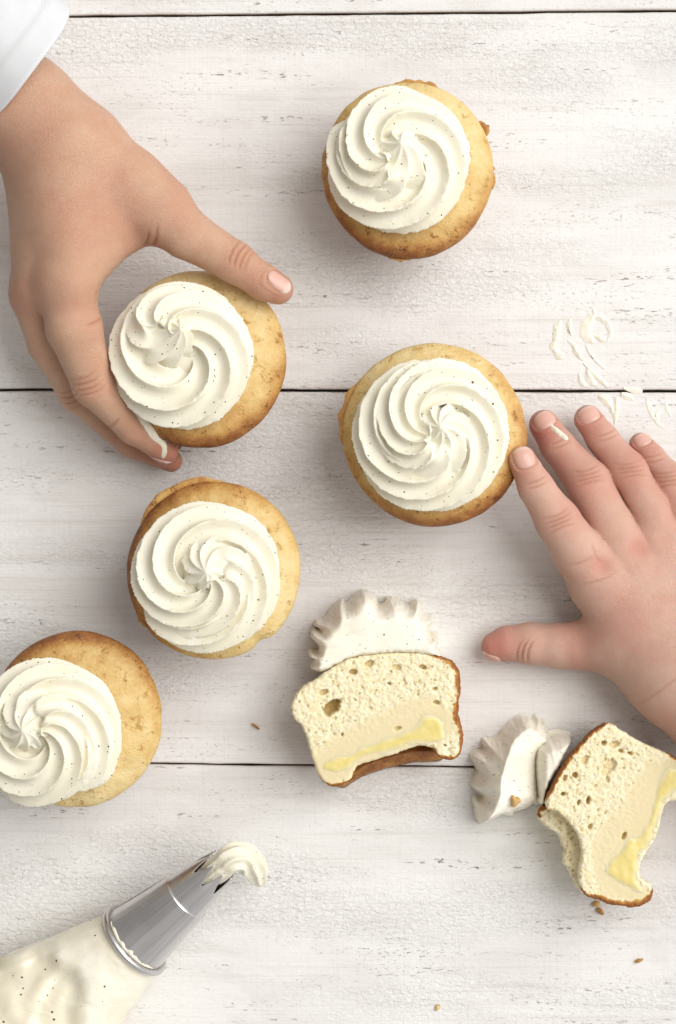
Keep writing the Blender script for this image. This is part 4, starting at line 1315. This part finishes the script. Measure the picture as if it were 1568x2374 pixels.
smear("pair of wavy frosting smears on the upper plank, nearest to the middle right cupcake", [
    [(1300, 742, 2), (1292, 758, 6), (1290, 775, 6), (1286, 792, 5), (1283, 802, 6), (1288, 815, 5), (1298, 826, 7), (1304, 832, 2)],
    [(1324, 736, 1), (1319, 752, 4), (1322, 770, 4), (1325, 778, 1)],
    [(1316, 790, 1), (1328, 800, 3), (1336, 815, 5), (1344, 828, 4), (1352, 836, 1)]], 5, .8)
smear("round ring of frosting smeared on the upper plank, above the ring fingertip", [
    [(1374, 716, 1), (1376, 728, 4), (1366, 742, 7), (1358, 760, 9), (1360, 778, 8), (1370, 790, 6), (1374, 796, 1)],
    [(1378, 735, 2), (1395, 740, 5), (1408, 752, 4), (1414, 772, 3), (1408, 790, 1)],
    [(1378, 778, 1), (1390, 786, 4), (1404, 792, 2)]], 6, .8)
smear("long thin frosting drag marks running down to the dark gap between planks", [
    [(1358, 800, 1), (1366, 815, 2.5), (1384, 838, 2.5), (1402, 856, 1)],
    [(1352, 842, 1), (1366, 856, 3), (1384, 874, 3.5), (1400, 890, 3), (1410, 898, 1)],
    [(1342, 866, 2), (1346, 880, 4), (1354, 892, 4), (1366, 897, 1)],
    [(1360, 858, 3), (1366, 874, 6), (1374, 888, 5), (1380, 896, 1)]], 7, .75)
smear("frosting smear just below the gap, right beside the ring fingertip", [
    [(1388, 920, 2), (1402, 926, 6), (1412, 938, 5), (1420, 955, 3), (1424, 968, 1)],
    [(1428, 920, 3), (1428, 945, 4.5), (1426, 965, 4), (1425, 985, 1.5)],
    [(1440, 915, 3), (1454, 920, 5), (1470, 926, 2)]], 8, .7)
smear("faint frosting scuffs beside the right edge, above the little finger", [
    [(1500, 925, 2), (1506, 945, 4), (1514, 965, 3), (1528, 984, 1)],
    [(1530, 950, 2), (1522, 966, 4), (1526, 982, 3), (1540, 992, 1)],
    [(1544, 930, 1), (1548, 950, 3), (1556, 965, 1)]], 9, .5)
smear("thin frosting bridge lying across the dark gap at the right", [[(1446, 899, 1.5), (1462, 903, 3), (1480, 907, 4.5), (1490, 907, 2)]], 10, .6)



def crumb(label, x, y, r, seed, bake, squash=1.0, ang=0.0):
    rs = np.random.RandomState(seed)
    n, m_ = 14, 9
    th = np.linspace(0, 2 * math.pi, n, endpoint=False); ph = np.linspace(0, math.pi, m_)
    TH, PH = np.meshgrid(th, ph, indexing='ij')
    d = np.stack([np.cos(TH) * np.sin(PH), np.sin(TH) * np.sin(PH), np.cos(PH)], -1)
    rr = r * .75 * S * (1 + .45 * noise3(d * 1.7 + seed, seed))
    p = d * rr[..., None] * np.array([1, squash, .55])
    c, s_ = math.cos(ang), math.sin(ang)
    p = np.stack([p[..., 0] * c - p[..., 1] * s_, p[..., 0] * s_ + p[..., 1] * c, p[..., 2]], -1)
    p[..., 2] -= p[..., 2].min() + .15
    b = U(x, y, 0)
    o = link_mesh("cake_crumb", (p + b).reshape(-1, 3), grid_faces(n, m_, wrap_u=True), M_CAKE, origin=b, attrs={'bake': np.full(n * m_, bake)})
    return tag(o, label, "crumb", "cake crumbs on the planks")


crumb("golden crumb right under the bitten cupcake half", 1382, 2096, 13, 3, .40, .8, .5)
crumb("golden crumb just below the other one under the bitten half", 1392, 2112, 14, 4, .50, .55, -.6)
crumb("sliver of brown crumb between the lower cupcake and the halved one", 593, 1683, 13, 5, .55, .28, -.6)
crumb("pale tan crumb on the lowest plank near the bottom right", 1015, 2335, 9, 6, .30, .8, 1.2)
crumb("reddish brown crumb on the lowest plank, far right", 1481, 2226, 13, 7, .55, .4, .35)
